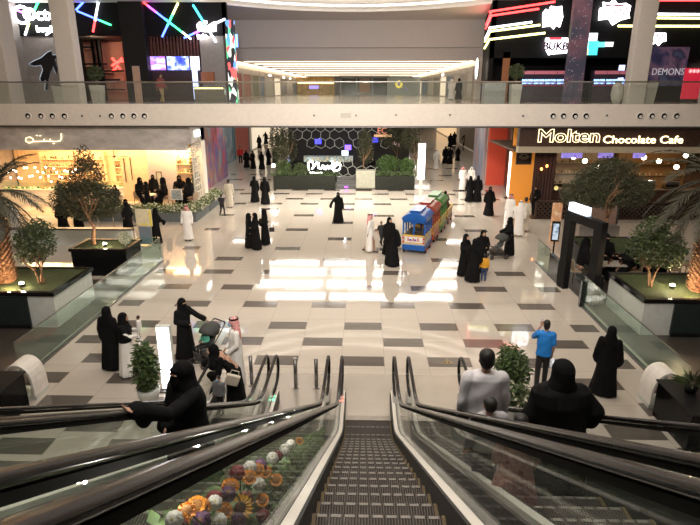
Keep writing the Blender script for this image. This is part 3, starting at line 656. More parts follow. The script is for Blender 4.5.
# ---- glass railings along the two terraces
def glass_rail(name, X, y0, y1, n, h, label):
    r = empty(name, (X, y0, 0), 0, label, 'glass railing'); L_ = (y1 - y0) / n
    m = M(); m.box(-.05, 0, 0, .05, y1 - y0, .06); m.build('base_channel', steeld, r)
    for k in range(n):
        m = M(); m.box(-.008, L_ * k + .01, .06, .008, L_ * (k + 1) - .01, h); m.build('glass_panel', gl_rail, r)
    m = M(); m.box(-.012, 0, h, .012, y1 - y0, h + .02); m.build('cap_rail', steeld, r); return r
glass_rail('glass_railing', -8.45, 11.9, 21.9, 7, 1.05, 'frameless green glass railing along the left edge of the concourse')
glass_rail('glass_railing', 7.3, 11.2, 17.3, 5, 1.05, 'frameless green glass railing at the right edge of the concourse, nearest the escalators')
r = glass_rail('glass_railing', 7.25, 20.6, 22.2, 1, 1.0, 'short glass railing panel beyond the black gate on the right')
r = empty('glass_screen', (-8.5, 21.95, 0), 0, 'short glass screen closing the far corner of the left terrace', 'glass railing')
m = M(); m.box(-1.2, 0, .06, 0, .016, 1.05); m.build('glass_panel', gl_rail, r); m = M(); m.box(-1.2, -.04, 0, 0, .05, .06); m.build('base_channel', steeld, r)
# black service boxes and white curved benches in the corners
for X, sgn_, nm in ((-8.75, -1, 'left'), (6.45, 1, 'right')):
    r = empty('service_box', (X + sgn_ * 1.15 + (1.15 if sgn_ < 0 else 0), 10.5, 0), 0, 'large glossy black box at the %s edge beside the escalators' % nm, 'box')
    m = M(); m.box(-1.15, -1.0, 0, 1.15, .35, .84); m.build('body', black, r, bevel=.02); m = M(); m.box(-1.18, -1.03, .84, 1.18, .38, .87); m.build('lid', blackm, r)
    r = empty('curved_bench', ((-7.95 if sgn_ < 0 else 6.85), 11.35, 0), 0, 'white rounded bench with a hollow seat behind the %s black box' % nm, 'bench')
    m = M(); pts = [Vector((sgn_ * .36 * math.cos(R(a)), 0, .1 + .80 * abs(math.sin(R(a))) ** .6)) for a in range(0, 181, 12)]
    m.rings([[p + Vector((0, y, 0)) for y in (-.28, .28)] + [Vector((p.x * .86, .28, p.z - .05)), Vector((p.x * .86, -.28, p.z - .05))] for p in pts]); m.build('shell', pm('bench_white', (.80, .76, .70), .35), r, smooth=False)
    m = M(); m.box(-.28, -.22, .36, .28, .22, .42); m.build('seat', pm('seat_brown', (.25, .18, .12), .6), r)
    m = M(); m.box(-.36, -.25, 0, .36, .25, .1); m.build('foot', potw, r)
# leafy plant on the right service box
r = empty('potted_plant', at(690, 392, .87), 0, 'dark leafy plant in a pot on top of the right black box', 'plant')
m = M(); m.cyl((0, 0, 0), .10, .18, 14, .14); m.build('pot', blackm, r, smooth=True)
m = M(); rn = random.Random(4)
for k in range(60):
    a = rn.uniform(0, 6.28); el = rn.uniform(.2, 1.4); d = Vector((math.cos(a) * math.cos(el), math.sin(a) * math.cos(el), math.sin(el))); s_ = d.orthogonal().normalized() * .035; c = Vector((0, 0, .15)) + d * .1; L_ = rn.uniform(.2, .42)
    m.add([c, c + d * L_ * .5 + s_, c + d * L_ - Vector((0, 0, .06)), c + d * L_ * .5 - s_], [(0, 1, 2), (0, 2, 3)])
m.build('foliage', leaf_g, r)
# potted bushes by the escalators
def bush(loc, label, w, h, seed):
    r = empty('potted_bush', loc, 0, label, 'plant')
    m = M(); m.rings([[Vector((math.cos(a * .3927) * q, math.sin(a * .3927) * q, z)) for a in range(16)] for q, z in ((.17, 0), (.24, .28), (.26, .42), (.23, .42), (.22, .38))]); m.build('pot', potw, r, smooth=True)
    m = M(); rn = random.Random(seed)
    for k in range(5): m.tube([(rn.uniform(-.06, .06), rn.uniform(-.06, .06), .3), (rn.uniform(-.15, .15), rn.uniform(-.15, .15), .8), (rn.uniform(-.2, .2), rn.uniform(-.2, .2), h * .8)], [.015, .012, .006], 5)
    m.build('stem', bark, r)
    leaves('foliage', leaf_b, [((0, 0, .42 + (h - .42) * .42), (w, w, (h - .42) * .5)), ((0, 0, h * .8), (w * .75, w * .75, h * .22)), ((w * .3, 0, h * .6), (w * .7, w * .7, h * .2))], 1700, .13, r, seed, .42)
p = at(150, 404); bush((p.x, p.y, 0), 'tall leafy green bush in a pot beside the lit white totem left of the escalators', .27, 1.55, 2)
p = at(508, 404); bush((p.x, p.y, 0), 'rounded green bush in a white pot right of the man in the white shirt', .40, 1.45, 6)
r = empty('potted_plant', (at(512, 420).x, at(512, 420).y, 0), 0, 'low variegated plant in a trough behind the right escalator rail', 'plant')
m = M(); m.box(-.35, -.15, 0, .35, .15, .35); m.build('trough', potw, r)
leaves('foliage', leaf_b, [((0, 0, .6), (.42, .25, .28))], 500, .12, r, 8, .5, mats=[leaf_b, petal_w])
# lit totems
def totem(loc, w, h, label, pole=0, cat='display totem', st_=14):
    r = empty('light_totem', loc, 0, label, cat)
    if pole:
        m = M(); m.box(-.1, -.1, 0, .1, .1, pole); m.build('pole', potw, r)
        m = M(); m.box(-.25, -.25, 0, .25, .25, .05); m.build('foot', potw, r)
    else:
        m = M(); m.box(-w * .6, -.16, 0, w * .6, .16, .05); m.build('foot', steeld, r)
    m = M(); m.box(-w / 2, -.06, max(.05, pole), w / 2, .06, h); m.build('housing', potw, r, bevel=.01)
    m = M(); m.box(-w / 2 + .03, -.075, max(.05, pole) + .04, w / 2 - .03, -.06, h - .04); m.build('lit_panel', em('totem_panel', (1, .98, 1.0), st_), r); return r
p = at(170, 390); totem((p.x, p.y, 0), .34, 1.70, 'brightly lit white advertising totem behind the tall bush on the left', 0, st_=5)
p = at(420, 200); totem((p.x, p.y, 0), .48, 3.65, 'tall white lit totem on a pole between the plant island and the toy train', 1.35)
# ================================================================ TOY TRAIN
def wagon(c1, c2, label, Yx, engine=False):
    r = empty('train_wagon' if not engine else 'train_engine', Yx[0], Yx[1], label, 'toy train wagon' if not engine else 'toy train engine', 'wagons of the toy train')
    cm, c2m = pm('wagon_' + c1[0], c1[1], .35, var=.06), pm('wagon_' + c2[0], c2[1], .4, var=.1); W2, L2 = .47, .74
    m = M(); m.box(-W2, -L2, .14, W2, L2, .34, 0); m.build('chassis', cm, r, bevel=.02)
    m = M(); m.box(-W2 + .02, -L2 + .02, .34, W2 - .02, -L2 + .06, .66); m.box(-W2 + .02, L2 - .06, .34, W2 - .02, L2 - .02, .66); m.box(-W2 + .02, -L2 + .06, .34, -W2 + .06, L2 - .06, .66); m.box(W2 - .06, -L2 + .06, .34, W2 - .02, L2 - .06, .66)
    m.build('side_panel', c2m, r)
    m = M(); m.box(-W2, -L2, .64, W2, -L2 + .05, .69); m.box(-W2, L2 - .05, .64, W2, L2, .69); m.box(-W2, -L2, .64, -W2 + .05, L2, .69); m.box(W2 - .05, -L2, .64, W2, L2, .69)
    m.box(-W2 - .005, -L2 - .005, .40, W2 + .005, -L2 + .03, .43); m.build('yellow_trim', pm('train_yellow', (.65, .42, .05), .4), r)
    if not engine:
        for x in (-W2 + .035, 0, W2 - .035):
            for y in (-L2 + .035, L2 - .035):
                m = M(); m.box(x - .03, y - .03, .66, x + .03, y + .03, 1.22); m.build('post', cm, r)
        for x in (-W2 + .035, W2 - .035):
            for y in (-.22, .22): m = M(); m.box(x - .03, y - .03, .66, x + .03, y + .03, 1.22); m.build('post', cm, r)
        m = M(); m.box(-W2, -L2, 1.13, W2, -L2 + .06, 1.24); m.box(-W2, L2 - .06, 1.13, W2, L2, 1.24); m.box(-W2, -L2, 1.13, -W2 + .06, L2, 1.24); m.box(W2 - .06, -L2, 1.13, W2, L2, 1.24)
        for x in (-.24, .24):                             # arched window heads
            m.tube([V(x + .19 * math.cos(R(a)), -L2 + .03, 1.06 + .10 * math.sin(R(a))) for a in range(0, 181, 20)], .03, 5)
        m.build('window_frame', cm, r)
        m = M(); rs = []
        for y in (-L2 - .06, -L2, L2, L2 + .06):
            e = .94 if abs(y) > L2 else 1; rs.append([V((W2 + .05) * e * math.cos(R(a)), y, 1.22 + .24 * e * math.sin(R(a))) for a in range(0, 181, 15)])
        m.rings(rs); m.build('roof', cm, r, smooth=False)
        m = M(); m.box(-.2, -L2 + .12, 1.43, .2, L2 - .12, 1.50); m.box(-.23, -L2 + .1, 1.50, .23, L2 - .1, 1.53); m.build('roof_vent', cm, r)
        m = M(); m.box(-W2 + .1, -.5, .40, W2 - .1, -.3, .60); m.box(-W2 + .1, .3, .40, W2 - .1, .5, .60); m.build('bench', pm('wag_bench', (.05, .03, .02), .6), r)
    else:
        m = M(); m.tube([V(0, -.1, .72), V(0, .72, .72)], .27, 16); m.build('boiler', cm, r, smooth=True); m = M(); m.cyl((0, .52, .95), .07, .3, 12, .11); m.build('chimney', c2m, r)
        m = M(); m.rbox((0, -.38, .95), (.8, .05, .6)); m.build('back_rest', cm, r)
    for x in (-W2 + .02, W2 - .02):
        for y in (-.42, .42): m = M(); m.disc((x, y, .13), .13, .06, 'X', 16); m.disc((x + (.03 if x > 0 else -.03), y, .13), .06, .03, 'X', 10, mi=1); m.build('wheel', [rubber, pm('hub_red', (.5, .06, .04), .4)], r)
    if c1[0] == 'blue':                                   # painted sign on the tail
        m = M(); m.box(-.36, -L2 - .012, .43, .36, -L2 - .0, .63); s = m.build('sign_board', pm('sign_white', (.72, .70, .68), .4), r)
        m = M()
        for k, (x, w, h) in enumerate(((-.22, .05, .10), (-.12, .1, .05), (.0, .05, .09), (.08, .08, .05), (.19, .05, .10))): m.box(x - w / 2, -L2 - .02, .50, x + w / 2, -L2 - .01, .50 + h, k % 2)
        m.tube([(-.26, -L2 - .015, .49), (.25, -L2 - .015, .49)], .008, 4); m.build('lettering', [pm('letter_red', (.55, .05, .05), .5), pm('letter_blue', (.05, .08, .4), .5)], s)
        for x in (-.42, .42):
            for z in (.44, .58): m = M(); m.disc((x, -L2 - .01, z), .04, .03, n=10); m.build('tail_lamp', pm('tail_red', (.6, .04, .04), .3), r)
    return r
head = math.atan2(.32, 1.0); pos = Vector((2.42, 24.0, 0)); dv = Vector((math.sin(head), math.cos(head), 0))
specs = [(('blue', (.008, .09, .36)), ('pale', (.50, .48, .42)), 'blue roofed toy train wagon nearest the viewer, at the tail of the train'),
         (('red', (.28, .04, .02)), ('redgold', (.45, .16, .05)), 'red roofed toy train wagon right behind the blue one'),
         (('green', (.04, .17, .03)), ('greengold', (.30, .28, .06)), 'green roofed toy train wagon, third from the viewer'),
         (('maroon', (.10, .015, .015)), ('gold', (.35, .2, .05)), 'open dark red toy train engine at the head, carrying children')]
for k, (a, b, lb) in enumerate(specs):
    wagon(a, b, lb, (pos + dv * (1.98 * k), -head), k == 3).scale = (1.08, 1.06, 1.26)
    if k < 3:
        q = pos + dv * (1.98 * k + .99); m = M(); m.box(-.03, -.19, -.02, .03, .19, .02); o = m.build('coupling_bar', steeld, loc=(q.x, q.y, .25)); o.rotation_euler[2] = -head; tag(o, ['coupling bar between the blue and red wagons', 'coupling bar between the red and green wagons', 'coupling bar between the green wagon and the engine'][k], 'coupling')
TRAIN_END = pos + dv * (1.98 * 3)
# ================================================================ PEOPLE
skin = pm('skin', (.42, .24, .16), .55, var=.06); skin2 = pm('skin_tan', (.30, .165, .10), .55, var=.06)
abm = pm('abaya_black', (.006, .006, .0065), .85, var=.3, scale=5, spec=.12); scarfm = pm('scarf_black', (.005, .005, .0055), .9, var=.3, scale=5, spec=.12)
thobe_m = pm('thobe_white', (.78, .76, .73), .7, var=.03); thobe_g = pm('thobe_grey', (.52, .47, .38), .75, var=.05)
hairm = pm('hair_black', (.008, .007, .006), .6, var=.3, scale=40)
def check_mat():
    m, t, b = nt('ghutra_check'); N = t.nodes; L = t.links; tc = N.new('ShaderNodeTexCoord'); ck = N.new('ShaderNodeTexChecker'); ck.inputs['Scale'].default_value = 45
    ck.inputs['Color1'].default_value = (.55, .04, .05, 1); ck.inputs['Color2'].default_value = (.70, .55, .52, 1); L.new(tc.outputs['Object'], ck.inputs[0]); L.new(ck.outputs[0], b.inputs['Base Color']); S(b, 'Roughness', .8); return m
ghm = check_mat(); ghw = pm('ghutra_white', (.8, .78, .76), .8, var=.03)
maskm = pm('face_mask', (.25, .45, .65), .7); shoe = pm('shoe', (.02, .018, .016), .4); eyem = pm('eye', (.01, .008, .006), .1)
def cap(m, a, b, r0, r1, k=6, n=10, sq=1):
    a, b = Vector(a), Vector(b); m.ell(a, (r0, r0, r0), n, 6); m.ell(b, (r1, r1, r1), n, 6)
    if (b - a).length > 1e-4: m.tube([a, b], [r0, r1], n)
def hand(m, wr, d, side, curl=.5, det=True):
    """palm and five fingers growing from wrist wr along d"""
    d = Vector(d).normalized(); lat = d.cross(V(0, 1, 0)); lat = lat.normalized() if lat.length > .1 else V(1, 0, 0); nrm = lat.cross(d).normalized()
    c = Vector(wr) + d * .045
    m.ell(c, (.036, .018, .05), 10, 8, rot=Matrix((lat, nrm, d)).transposed())
    if not det: cap(m, c, c + d * .10 + nrm * .01, .03, .015); return
    for k, (o, l) in enumerate(((-.030, .062), (-.010, .075), (.011, .07), (.030, .055))):
        p0 = c + lat * o + d * .035; p1 = p0 + d * l * .55 + nrm * curl * l * .15; p2 = p1 + (d * (1 - curl) + nrm * curl).normalized() * l * .5
        cap(m, p0, p1, .0115, .0105, n=7); cap(m, p1, p2, .0105, .009, n=7)
    p0 = c + lat * side * -.028 - d * .01; p1 = p0 + (lat * side * -.6 + d * .7).normalized() * .045; cap(m, p0, p1, .014, .012, n=7); cap(m, p1, p1 + (d + nrm * .4).normalized() * .03, .012, .010, n=7)
class Pose:
    def __init__(s, **k):
        s.el = {-1: V(-.24, .02, 1.10), 1: V(.24, .02, 1.10)}; s.wr = {-1: V(-.25, -.06, .86), 1: V(.25, -.06, .86)}
        s.kn = {-1: V(-.10, -.02, .48), 1: V(.10, -.02, .48)}; s.an = {-1: V(-.10, .02, .09), 1: V(.10, .02, .09)}
        s.lean = V(0, 0, 0); s.head = V(0, -.01, 1.575); s.hip = .90
        for a, b in k.items(): setattr(s, a, b)
SH = 1.38
def body(p, mat, vox, det=False, parent=None):
    m = M(); L_ = p.lean; hd = p.head + L_
    m.ell(hd + V(0, 0, .02), (.077, .093, .105), 16, 12); m.ell(hd + V(0, -.018, -.055), (.058, .07, .06), 12, 8)
    m.ell(hd + V(0, -.098, -.008), (.014, .02, .024), 8, 6); m.ell(hd + V(0, -.083, -.06), (.026, .014, .010), 8, 6)
    for s in (-1, 1): m.ell(hd + V(s * .078, .01, .0), (.012, .022, .032), 8, 6)
    nk = V(L_.x * .9, L_.y * .9, 1.42 + L_.z); cap(m, nk - V(0, -.01, .04), hd - V(0, -.02, .05), .055, .05)
    ch = V(L_.x * .7, L_.y * .7, 1.24 + L_.z); m.ell(ch, (.165, .105, .20), 16, 10); wa = V(L_.x * .35, L_.y * .35, (1.05 + p.hip + .15) / 2); m.ell(wa, (.135, .10, .17), 14, 8)
    hp = V(0, 0, p.hip); m.ell(hp, (.16, .115, .13), 14, 8); m.tube([hp, wa, ch], [.12, .11, .13], 14)
    for s in (-1, 1):
        sh = V(s * .175 + L_.x * .85, L_.y * .85 + .01, SH + L_.z); cap(m, ch + V(s * .08, 0, .12), sh, .07, .06); cap(m, sh, p.el[s], .052, .040); cap(m, p.el[s], p.wr[s], .040, .027)
        hand(m, p.wr[s], (p.wr[s] - p.el[s]), s, .5, det)
        cap(m, hp + V(s * .085, 0, -.02), p.kn[s], .085, .058); cap(m, p.kn[s], p.an[s], .056, .038)
        cap(m, p.an[s] + V(0, .03, -.04), p.an[s] + V(0, -.14, -.055), .038, .028)
    o = remesh(m, 'person', mat, vox, parent, 3)
    if det:
        e = M()
        for s in (-1, 1): e.ell(hd + V(s * .032, -.084, .018), (.013, .008, .008), 8, 6)
        e.build('eyes', eyem, o)
        h = M()
        for s in (-1, 1): h.tube([hd + V(s * .018, -.092, .036), hd + V(s * .035, -.092, .042), hd + V(s * .05, -.082, .036)], .004, 5)
        h.build('eyebrows', hairm, o)
    return o
def drape(co, n=11, amp=.03, z1=1.2, ph=0):
    a = math.atan2(co.y, co.x); k = max(0, min(1, (z1 - co.z) / z1)); f = 1 + amp * k * (math.sin(n * a + ph + 2 * co.z) + .5 * math.sin(2.3 * n * a - ph))
    return Vector((co.x * f, co.y * f, co.z))
def gown(o, p, mat, name, width=1.0, hem=.04, sleeve=.075, cuff=.07, vox=.02, waist=.19, hemw=.30, hemd=.22, folds=(9, .04)):
    m = M(); L_ = p.lean; N_ = 20; rs = []
    prof = [(1.43, .10, .09), (1.38, .21, .115), (1.25, .215, .15), (1.05, waist, .15), (.85, waist + .02, .165), (.5, (waist + hemw) / 2, (.165 + hemd) / 2), (hem + .12, hemw, hemd), (hem, hemw * 1.02, hemd * 1.02)]
    stride = (p.an[-1] + p.an[1]) / 2
    for z, a, b in prof:
        f = max(0, (z - p.hip) / (SH - p.hip)) if z > p.hip else 0; g = max(0, (p.hip - z) / p.hip)
        c = V(L_.x * f + stride.x * g, L_.y * f + (stride.y - .0) * g, z + L_.z * f); rs.append([c + V(a * width * math.cos(6.2832 * k / N_), b * width * math.sin(6.2832 * k / N_), 0) for k in range(N_)])
    m.rings(rs[::-1])
    for s in (-1, 1):
        sh = V(s * .18 + L_.x * .85, L_.y * .85 + .01, SH - .01 + L_.z); cap(m, sh, p.el[s], .078, sleeve); q = p.el[s].lerp(p.wr[s], .93); cap(m, p.el[s], q, sleeve, cuff)
        if cuff > .08: m.ell(q.lerp(p.el[s], .2) + V(0, 0, -.05), (cuff * .8, cuff * .9, cuff * 1.5), 10, 8)
    n, am = folds
    return remesh(m, name, mat, vox, o, 5, lambda c: drape(c, n, am, 1.1, 1.0))
def scarf(o, p, mat, vox=.02, niqab=True, long=1.0, open_=True):
    m = M(); hd = p.head + p.lean; c = hd + V(0, .005, .03)
    m.ell(c, (.105, .12, .125), 16, 12)
    m.rings([[V(hd.x + a * math.cos(6.2832 * k / 16), hd.y + .015 + b * math.sin(6.2832 * k / 16), hd.z + z) for k in range(16)] for z, a, b in ((-.42 * long, .20, .15), (-.26, .21, .145), (-.16, .15, .13), (-.06, .105, .125), (.06, .10, .115))])
    if niqab: m.ell(hd + V(0, -.085, -.07), (.075, .05, .12), 12, 8); m.ell(hd + V(0, -.09, .075), (.06, .035, .03), 10, 6)
    s = remesh(m, 'headscarf', mat, vox, o, 4)
    e = M(); y = -.128 if niqab else -.118
    if niqab: e.ell(hd + V(0, -.10, .025), (.062, .024, .018), 12, 6)
    else: e.ell(hd + V(0, -.085, -.01), (.062, .048, .085), 12, 8)
    f = e.build('face_opening', skin, s, smooth=True); e = M()
    for sd in (-1, 1): e.ell(hd + V(sd * .03, -.123 if niqab else -.128, .026), (.011, .006, .007), 8, 5)
    e.build('eyes', eyem, f) if False else None
    g = M()
    for sd in (-1, 1): g.ell(hd + V(sd * .03, -.121, .026), (.012, .007, .008), 8, 5)
    g.build('eyes', eyem, s)
    return s
def ghutra(o, p, mat, vox=.02, agal=True):
    m = M(); hd = p.head + p.lean
    m.ell(hd + V(0, .01, .035), (.10, .115, .11), 16, 12)
    m.rings([[V(hd.x + a * math.cos(6.2832 * k / 16), hd.y + y + b * math.sin(6.2832 * k / 16), hd.z + z) for k in range(16)] for z, a, b, y in ((-.40, .15, .05, .10), (-.26, .18, .07, .09), (-.14, .15, .085, .06), (-.03, .11, .10, .035), (.06, .10, .10, .02))])
    s = remesh(m, 'ghutra', mat, vox, o, 3)
    if agal:
        r = M()
        for dz in (.085, .105): r.tube([V(hd.x + .088 * math.cos(a * .3927), hd.y + .012 + .102 * math.sin(a * .3927), hd.z + dz) for a in range(16)], .011, 6, closed=True)
        r.build('agal', scarfm, s, smooth=True)
    return s
def hair(o, p, vox=.015):
    m = M(); hd = p.head + p.lean; m.ell(hd + V(0, .022, .055), (.090, .097, .09), 16, 10); m.ell(hd + V(0, .05, .0), (.084, .062, .09), 12, 8); return remesh(m, 'hair', hairm, vox, o, 3)
def trousers(o, p, mat, vox=.018, name='trousers', end=.08):
    m = M(); hp = V(0, 0, p.hip); m.ell(hp, (.172, .125, .13), 14, 8)
    for s in (-1, 1): cap(m, hp + V(s * .085, 0, -.03), p.kn[s], .098, .075); cap(m, p.kn[s], p.an[s] + V(0, 0, end - .08), .075, .062)
    return remesh(m, name, mat, vox, o, 3)
def shirt(o, p, mat, vox=.018, name='shirt', short=False, bottom=.86, w=1.0):
    m = M(); L_ = p.lean; N_ = 20; rs = []
    for z, a, b in ((1.45, .07, .075), (1.43, .15, .10), (1.38, .22, .125), (1.22, .205, .14), (1.05, .19, .145), (bottom, .20, .15)):
        f = max(0, (z - p.hip) / (SH - p.hip)); c = V(L_.x * f, L_.y * f, z + L_.z * f); rs.append([c + V(a * w * math.cos(6.2832 * k / N_), b * w * math.sin(6.2832 * k / N_), 0) for k in range(N_)])
    m.rings(rs[::-1])
    for s in (-1, 1):
        sh = V(s * .18 + L_.x * .85, L_.y * .85 + .01, SH - .01 + L_.z)
        if short: cap(m, sh, sh.lerp(p.el[s], .75), .086, .068)
        else: cap(m, sh, p.el[s], .086, .060); cap(m, p.el[s], p.el[s].lerp(p.wr[s], .92), .058, .042)
    return remesh(m, name, mat, vox, o, 3, lambda c: c + V(.004, .004, 0) * math.sin(c.z * 26 + c.x * 20))
def shoes(o, p):
    m = M()
    for s in (-1, 1): cap(m, p.an[s] + V(0, .03, -.04), p.an[s] + V(0, -.15, -.052), .045, .036)
    return remesh(m, 'shoes', shoe, .015, o, 2)
def reg(o):
    def rec(x):
        k = [c for c in COL.objects if c.parent == x]; KIDS[x.name] = k
        for c in k: rec(c)
    rec(o); return o
def woman(p, vox=.022, det=False, long=1.0, niqab=True, **k):
    o = body(p, skin, .02 if not det else .009, det); gown(o, p, abm, 'abaya', cuff=k.pop('cuff', .09), vox=vox, **k); scarf(o, p, scarfm, vox * .8, niqab, long); return reg(o)
def sheikh(p, gm=None, tm=None, vox=.02, **k):
    o = body(p, skin2, .02, False); gown(o, p, tm or thobe_m, 'thobe', cuff=.05, sleeve=.06, hem=.07, hemw=.24, hemd=.17, waist=.185, vox=vox, folds=(7, .03), **k)
    ghutra(o, p, gm, vox * .8) if gm else hair(o, p); shoes(o, p); return reg(o)
def casual(p, sm, tm, short=False, vox=.018, det=False, sk=None, **k):
    o = body(p, sk or skin2, .018 if not det else .009, det); trousers(o, p, tm, vox); shirt(o, p, sm, vox, short=short, **k); hair(o, p); shoes(o, p); return reg(o)
P0 = Pose()
Pwalk = Pose(kn={-1: V(-.09, -.16, .50), 1: V(.09, .02, .48)}, an={-1: V(-.09, -.20, .09), 1: V(.09, .26, .12)}, el={-1: V(-.25, .09, 1.12), 1: V(.25, -.02, 1.10)}, wr={-1: V(-.25, .10, .88), 1: V(.24, -.18, .92)})
Pbag = Pose(el={-1: V(-.24, .02, 1.10), 1: V(.25, -.03, 1.12)}, wr={-1: V(-.24, -.06, .86), 1: V(.12, -.20, 1.08)})
Pwave = Pose(el={-1: V(-.34, .0, 1.15), 1: V(.24, .02, 1.10)}, wr={-1: V(-.42, -.02, .95), 1: V(.25, -.06, .86)})
Ppush = Pose(el={-1: V(-.24, -.14, 1.13), 1: V(.24, -.14, 1.13)}, wr={-1: V(-.18, -.38, 1.0), 1: V(.18, -.38, 1.0)}, lean=V(0, -.05, 0))
Phold = Pose(el={-1: V(-.25, -.05, 1.12), 1: V(.25, -.05, 1.12)}, wr={-1: V(-.06, -.22, 1.16), 1: V(.06, -.22, 1.08)})
Psit = Pose(kn={-1: V(-.12, -.45, .50), 1: V(.12, -.45, .50)}, an={-1: V(-.12, -.46, .09), 1: V(.12, -.46, .09)}, hip=.50, lean=V(0, -.05, -.40), el={-1: V(-.24, -.08, .72), 1: V(.24, -.08, .72)}, wr={-1: V(-.14, -.34, .74), 1: V(.14, -.34, .74)})
PR = {}
PR['w'] = woman(P0); PR['ww'] = woman(Pwalk, hemd=.37, hemw=.29); PR['wb'] = woman(Pbag, niqab=False); PR['wv'] = woman(Pwave); PR['wp'] = woman(Ppush); PR['wh'] = woman(Phold, niqab=False)
bagm = pm('handbag_black', (.02, .015, .012), .4)
def handbag(o, loc, mat, sz=.24, label=None):
    m = M(); m.box(-sz / 2, -.05, -.2, sz / 2, .05, 0); h = m.build('bag_tmp', mat, bevel=.015); m = M(); m.tube([(-sz * .3, 0, 0), (-sz * .25, 0, .14), (0, 0, .19), (sz * .25, 0, .14), (sz * .3, 0, 0)], .008, 5); g = m.build('strap', mat, h); return h
PR['m'] = sheikh(P0, ghm); PR['mw'] = sheikh(Pwalk, ghm); PR['mb'] = sheikh(P0, ghw); PR['mh'] = sheikh(P0, None, thobe_g)
tr_bl = pm('black_trousers', (.012, .012, .014), .8)
PR['red'] = casual(P0, pm('red_shirt', (.55, .02, .02), .7), tr_bl); PR['kid'] = casual(Pwalk, pm('black_shirt', (.02, .02, .025), .8), tr_bl, short=True)
PR['yel'] = casual(P0, pm('yellow_jacket', (.62, .30, .02), .7), pm('jeans', (.03, .05, .11), .8)); PR['tan'] = casual(Pwalk, pm('dark_red_shirt', (.20, .03, .03), .7), pm('khaki', (.32, .24, .12), .8))
def sitter(vox=.024):
    p = Psit; o = body(p, skin, .022); m = M(); L_ = p.lean
    m.rings([[V(a * math.cos(6.2832 * k / 18), y + b * math.sin(6.2832 * k / 18), z) for k in range(18)] for z, a, b, y in ((.03, .27, .2, -.38), (.42, .26, .22, -.30), (.56, .24, .27, -.12), (.75, .20, .16, -.03), (.97, .21, .13, -.05), (1.04, .10, .09, -.05))])
    for s in (-1, 1): cap(m, V(s * .18, -.04, .98), p.el[s], .08, .08); cap(m, p.el[s], p.wr[s], .08, .07)
    remesh(m, 'abaya', abm, vox, o, 5); scarf(o, p, scarfm, .02); return reg(o)
PR['sit'] = sitter()
PH_ = {'w': 1.70, 'ww': 1.70, 'wb': 1.70, 'wv': 1.70, 'wp': 1.70, 'wh': 1.70, 'm': 1.70, 'mw': 1.70, 'mb': 1.70, 'mh': 1.69, 'red': 1.7, 'kid': 1.7, 'yel': 1.7, 'tan': 1.7, 'sit': 1.3}
def put(kind, px, py, h, rz, label, group=None, z=0):
    p = at(px, py, z); return inst(PR[kind], p, R(rz), label, 'person', group, h / PH_[kind])
A_ = 'shoppers in the far aisles'
put('red', 241, 164, 1.70, 10, 'person in a red top and black trousers standing in the left aisle')
put('w', 247, 168, 1.62, 20, 'left one of two women in black standing close together in the left aisle')
put('wb', 253.4, 169.3, 1.65, -30, 'right one of two women in black standing close together in the left aisle')
put('ww', 262.2, 169.5, 1.60, 160, 'slim woman in black walking alone at the middle of the left aisle')
put('w', 269, 165.5, 1.60, 150, 'woman in black in the left aisle, third from the plant island')
put('wb', 275.3, 163.5, 1.60, 200, 'woman in black in the left aisle right beside the plant island')
put('w', 259.5, 149, 1.65, 0, 'distant woman in black at the left of four far down the left aisle')
put('wv', 266, 144.5, 1.65, 20, 'distant woman in black second of four far down the left aisle')
put('w', 277.5, 146.5, 1.70, 10, 'distant woman in black third of four far down the left aisle')
put('wh', 282.5, 144, 1.65, -20, 'distant woman in black rightmost of four far down the left aisle')
put('wb', 255.3, 202.3, 1.66, 190, 'left one of two women in black walking past the left end of the plant island')
put('ww', 265.6, 204, 1.70, 185, 'right one of two women in black walking past the left end of the plant island')
put('mh', 230, 207.5, 1.72, 180, 'man in a grey-beige thobe walking away towards the left aisle')
put('kid', 222.6, 215.3, 1.22, 170, 'small child in dark clothes walking behind the man in the grey-beige thobe')
put('w', 250, 247.5, 1.60, 90, 'left woman of the three in black standing in a huddle on the concourse')
put('wb', 256.5, 249.5, 1.68, -60, 'front woman of the three in black in the huddle, standing in the middle')
put('wh', 265.5, 244.5, 1.68, -90, 'right woman of the three in black in the huddle, with a handbag at her side')
b = handbag(None, None, bagm); p = at(272.5, 244.5, 0); place(b, (p.x, p.y, .82), 0, 'small black handbag hanging beside the right woman of the huddle', 'handbag'); b.name = 'handbag'
put('wv', 338.2, 222.8, 1.66, 0, 'woman in black standing alone in the middle of the concourse')
put('mw', 369.8, 252, 1.74, 90, 'man in a white thobe and red checked headscarf walking beside the blue train')
put('kid', 381, 245, 1.12, 30, 'child in dark clothes walking just right of the man in white by the train')
put('wb', 388.5, 254.5, 1.66, 30, 'woman in black standing just behind another woman beside the blue train')
put('ww', 391.8, 265, 1.76, 200, 'woman in a long black robe nearest the front of the blue train')
put('wh', 463.5, 275.5, 1.66, 40, 'left woman of the family in black, looking at something in her hands')
put('w', 472.3, 281.5, 1.66, 160, 'front woman of the family in black, back turned, next to the child in yellow')
put('wb', 480.3, 272, 1.70, 10, 'rear woman of the family in black, standing behind the child in yellow')
put('yel', 483.2, 281, 1.06, 170, 'child in a yellow jacket and jeans with the family in black')
put('wp', 508.5, 255, 1.68, -90, 'woman in black pushing a stroller at the right of the concourse')
put('w', 469.3, 202, 1.66, 180, 'left one of two women in black standing behind the train')
put('wb', 476.8, 202, 1.70, 175, 'right one of two women in black standing behind the train')
put('ww', 488.5, 215.6, 1.66, 10, 'woman in black walking alone in front of the red wall')
put('m', 508.6, 226, 1.72, -40, 'man in pink checked headscarf, left of three men in white by the brown cafe')
put('mh', 523.5, 231, 1.74, 150, 'man in a pale thobe, right of three men in white by the brown cafe')
put('mb', 518, 236, 1.76, 170, 'man in a white thobe and white headscarf, front of three men by the brown cafe')
put('mb', 436, 169.5, 1.76, 180, 'man in a white thobe walking away down the right aisle')
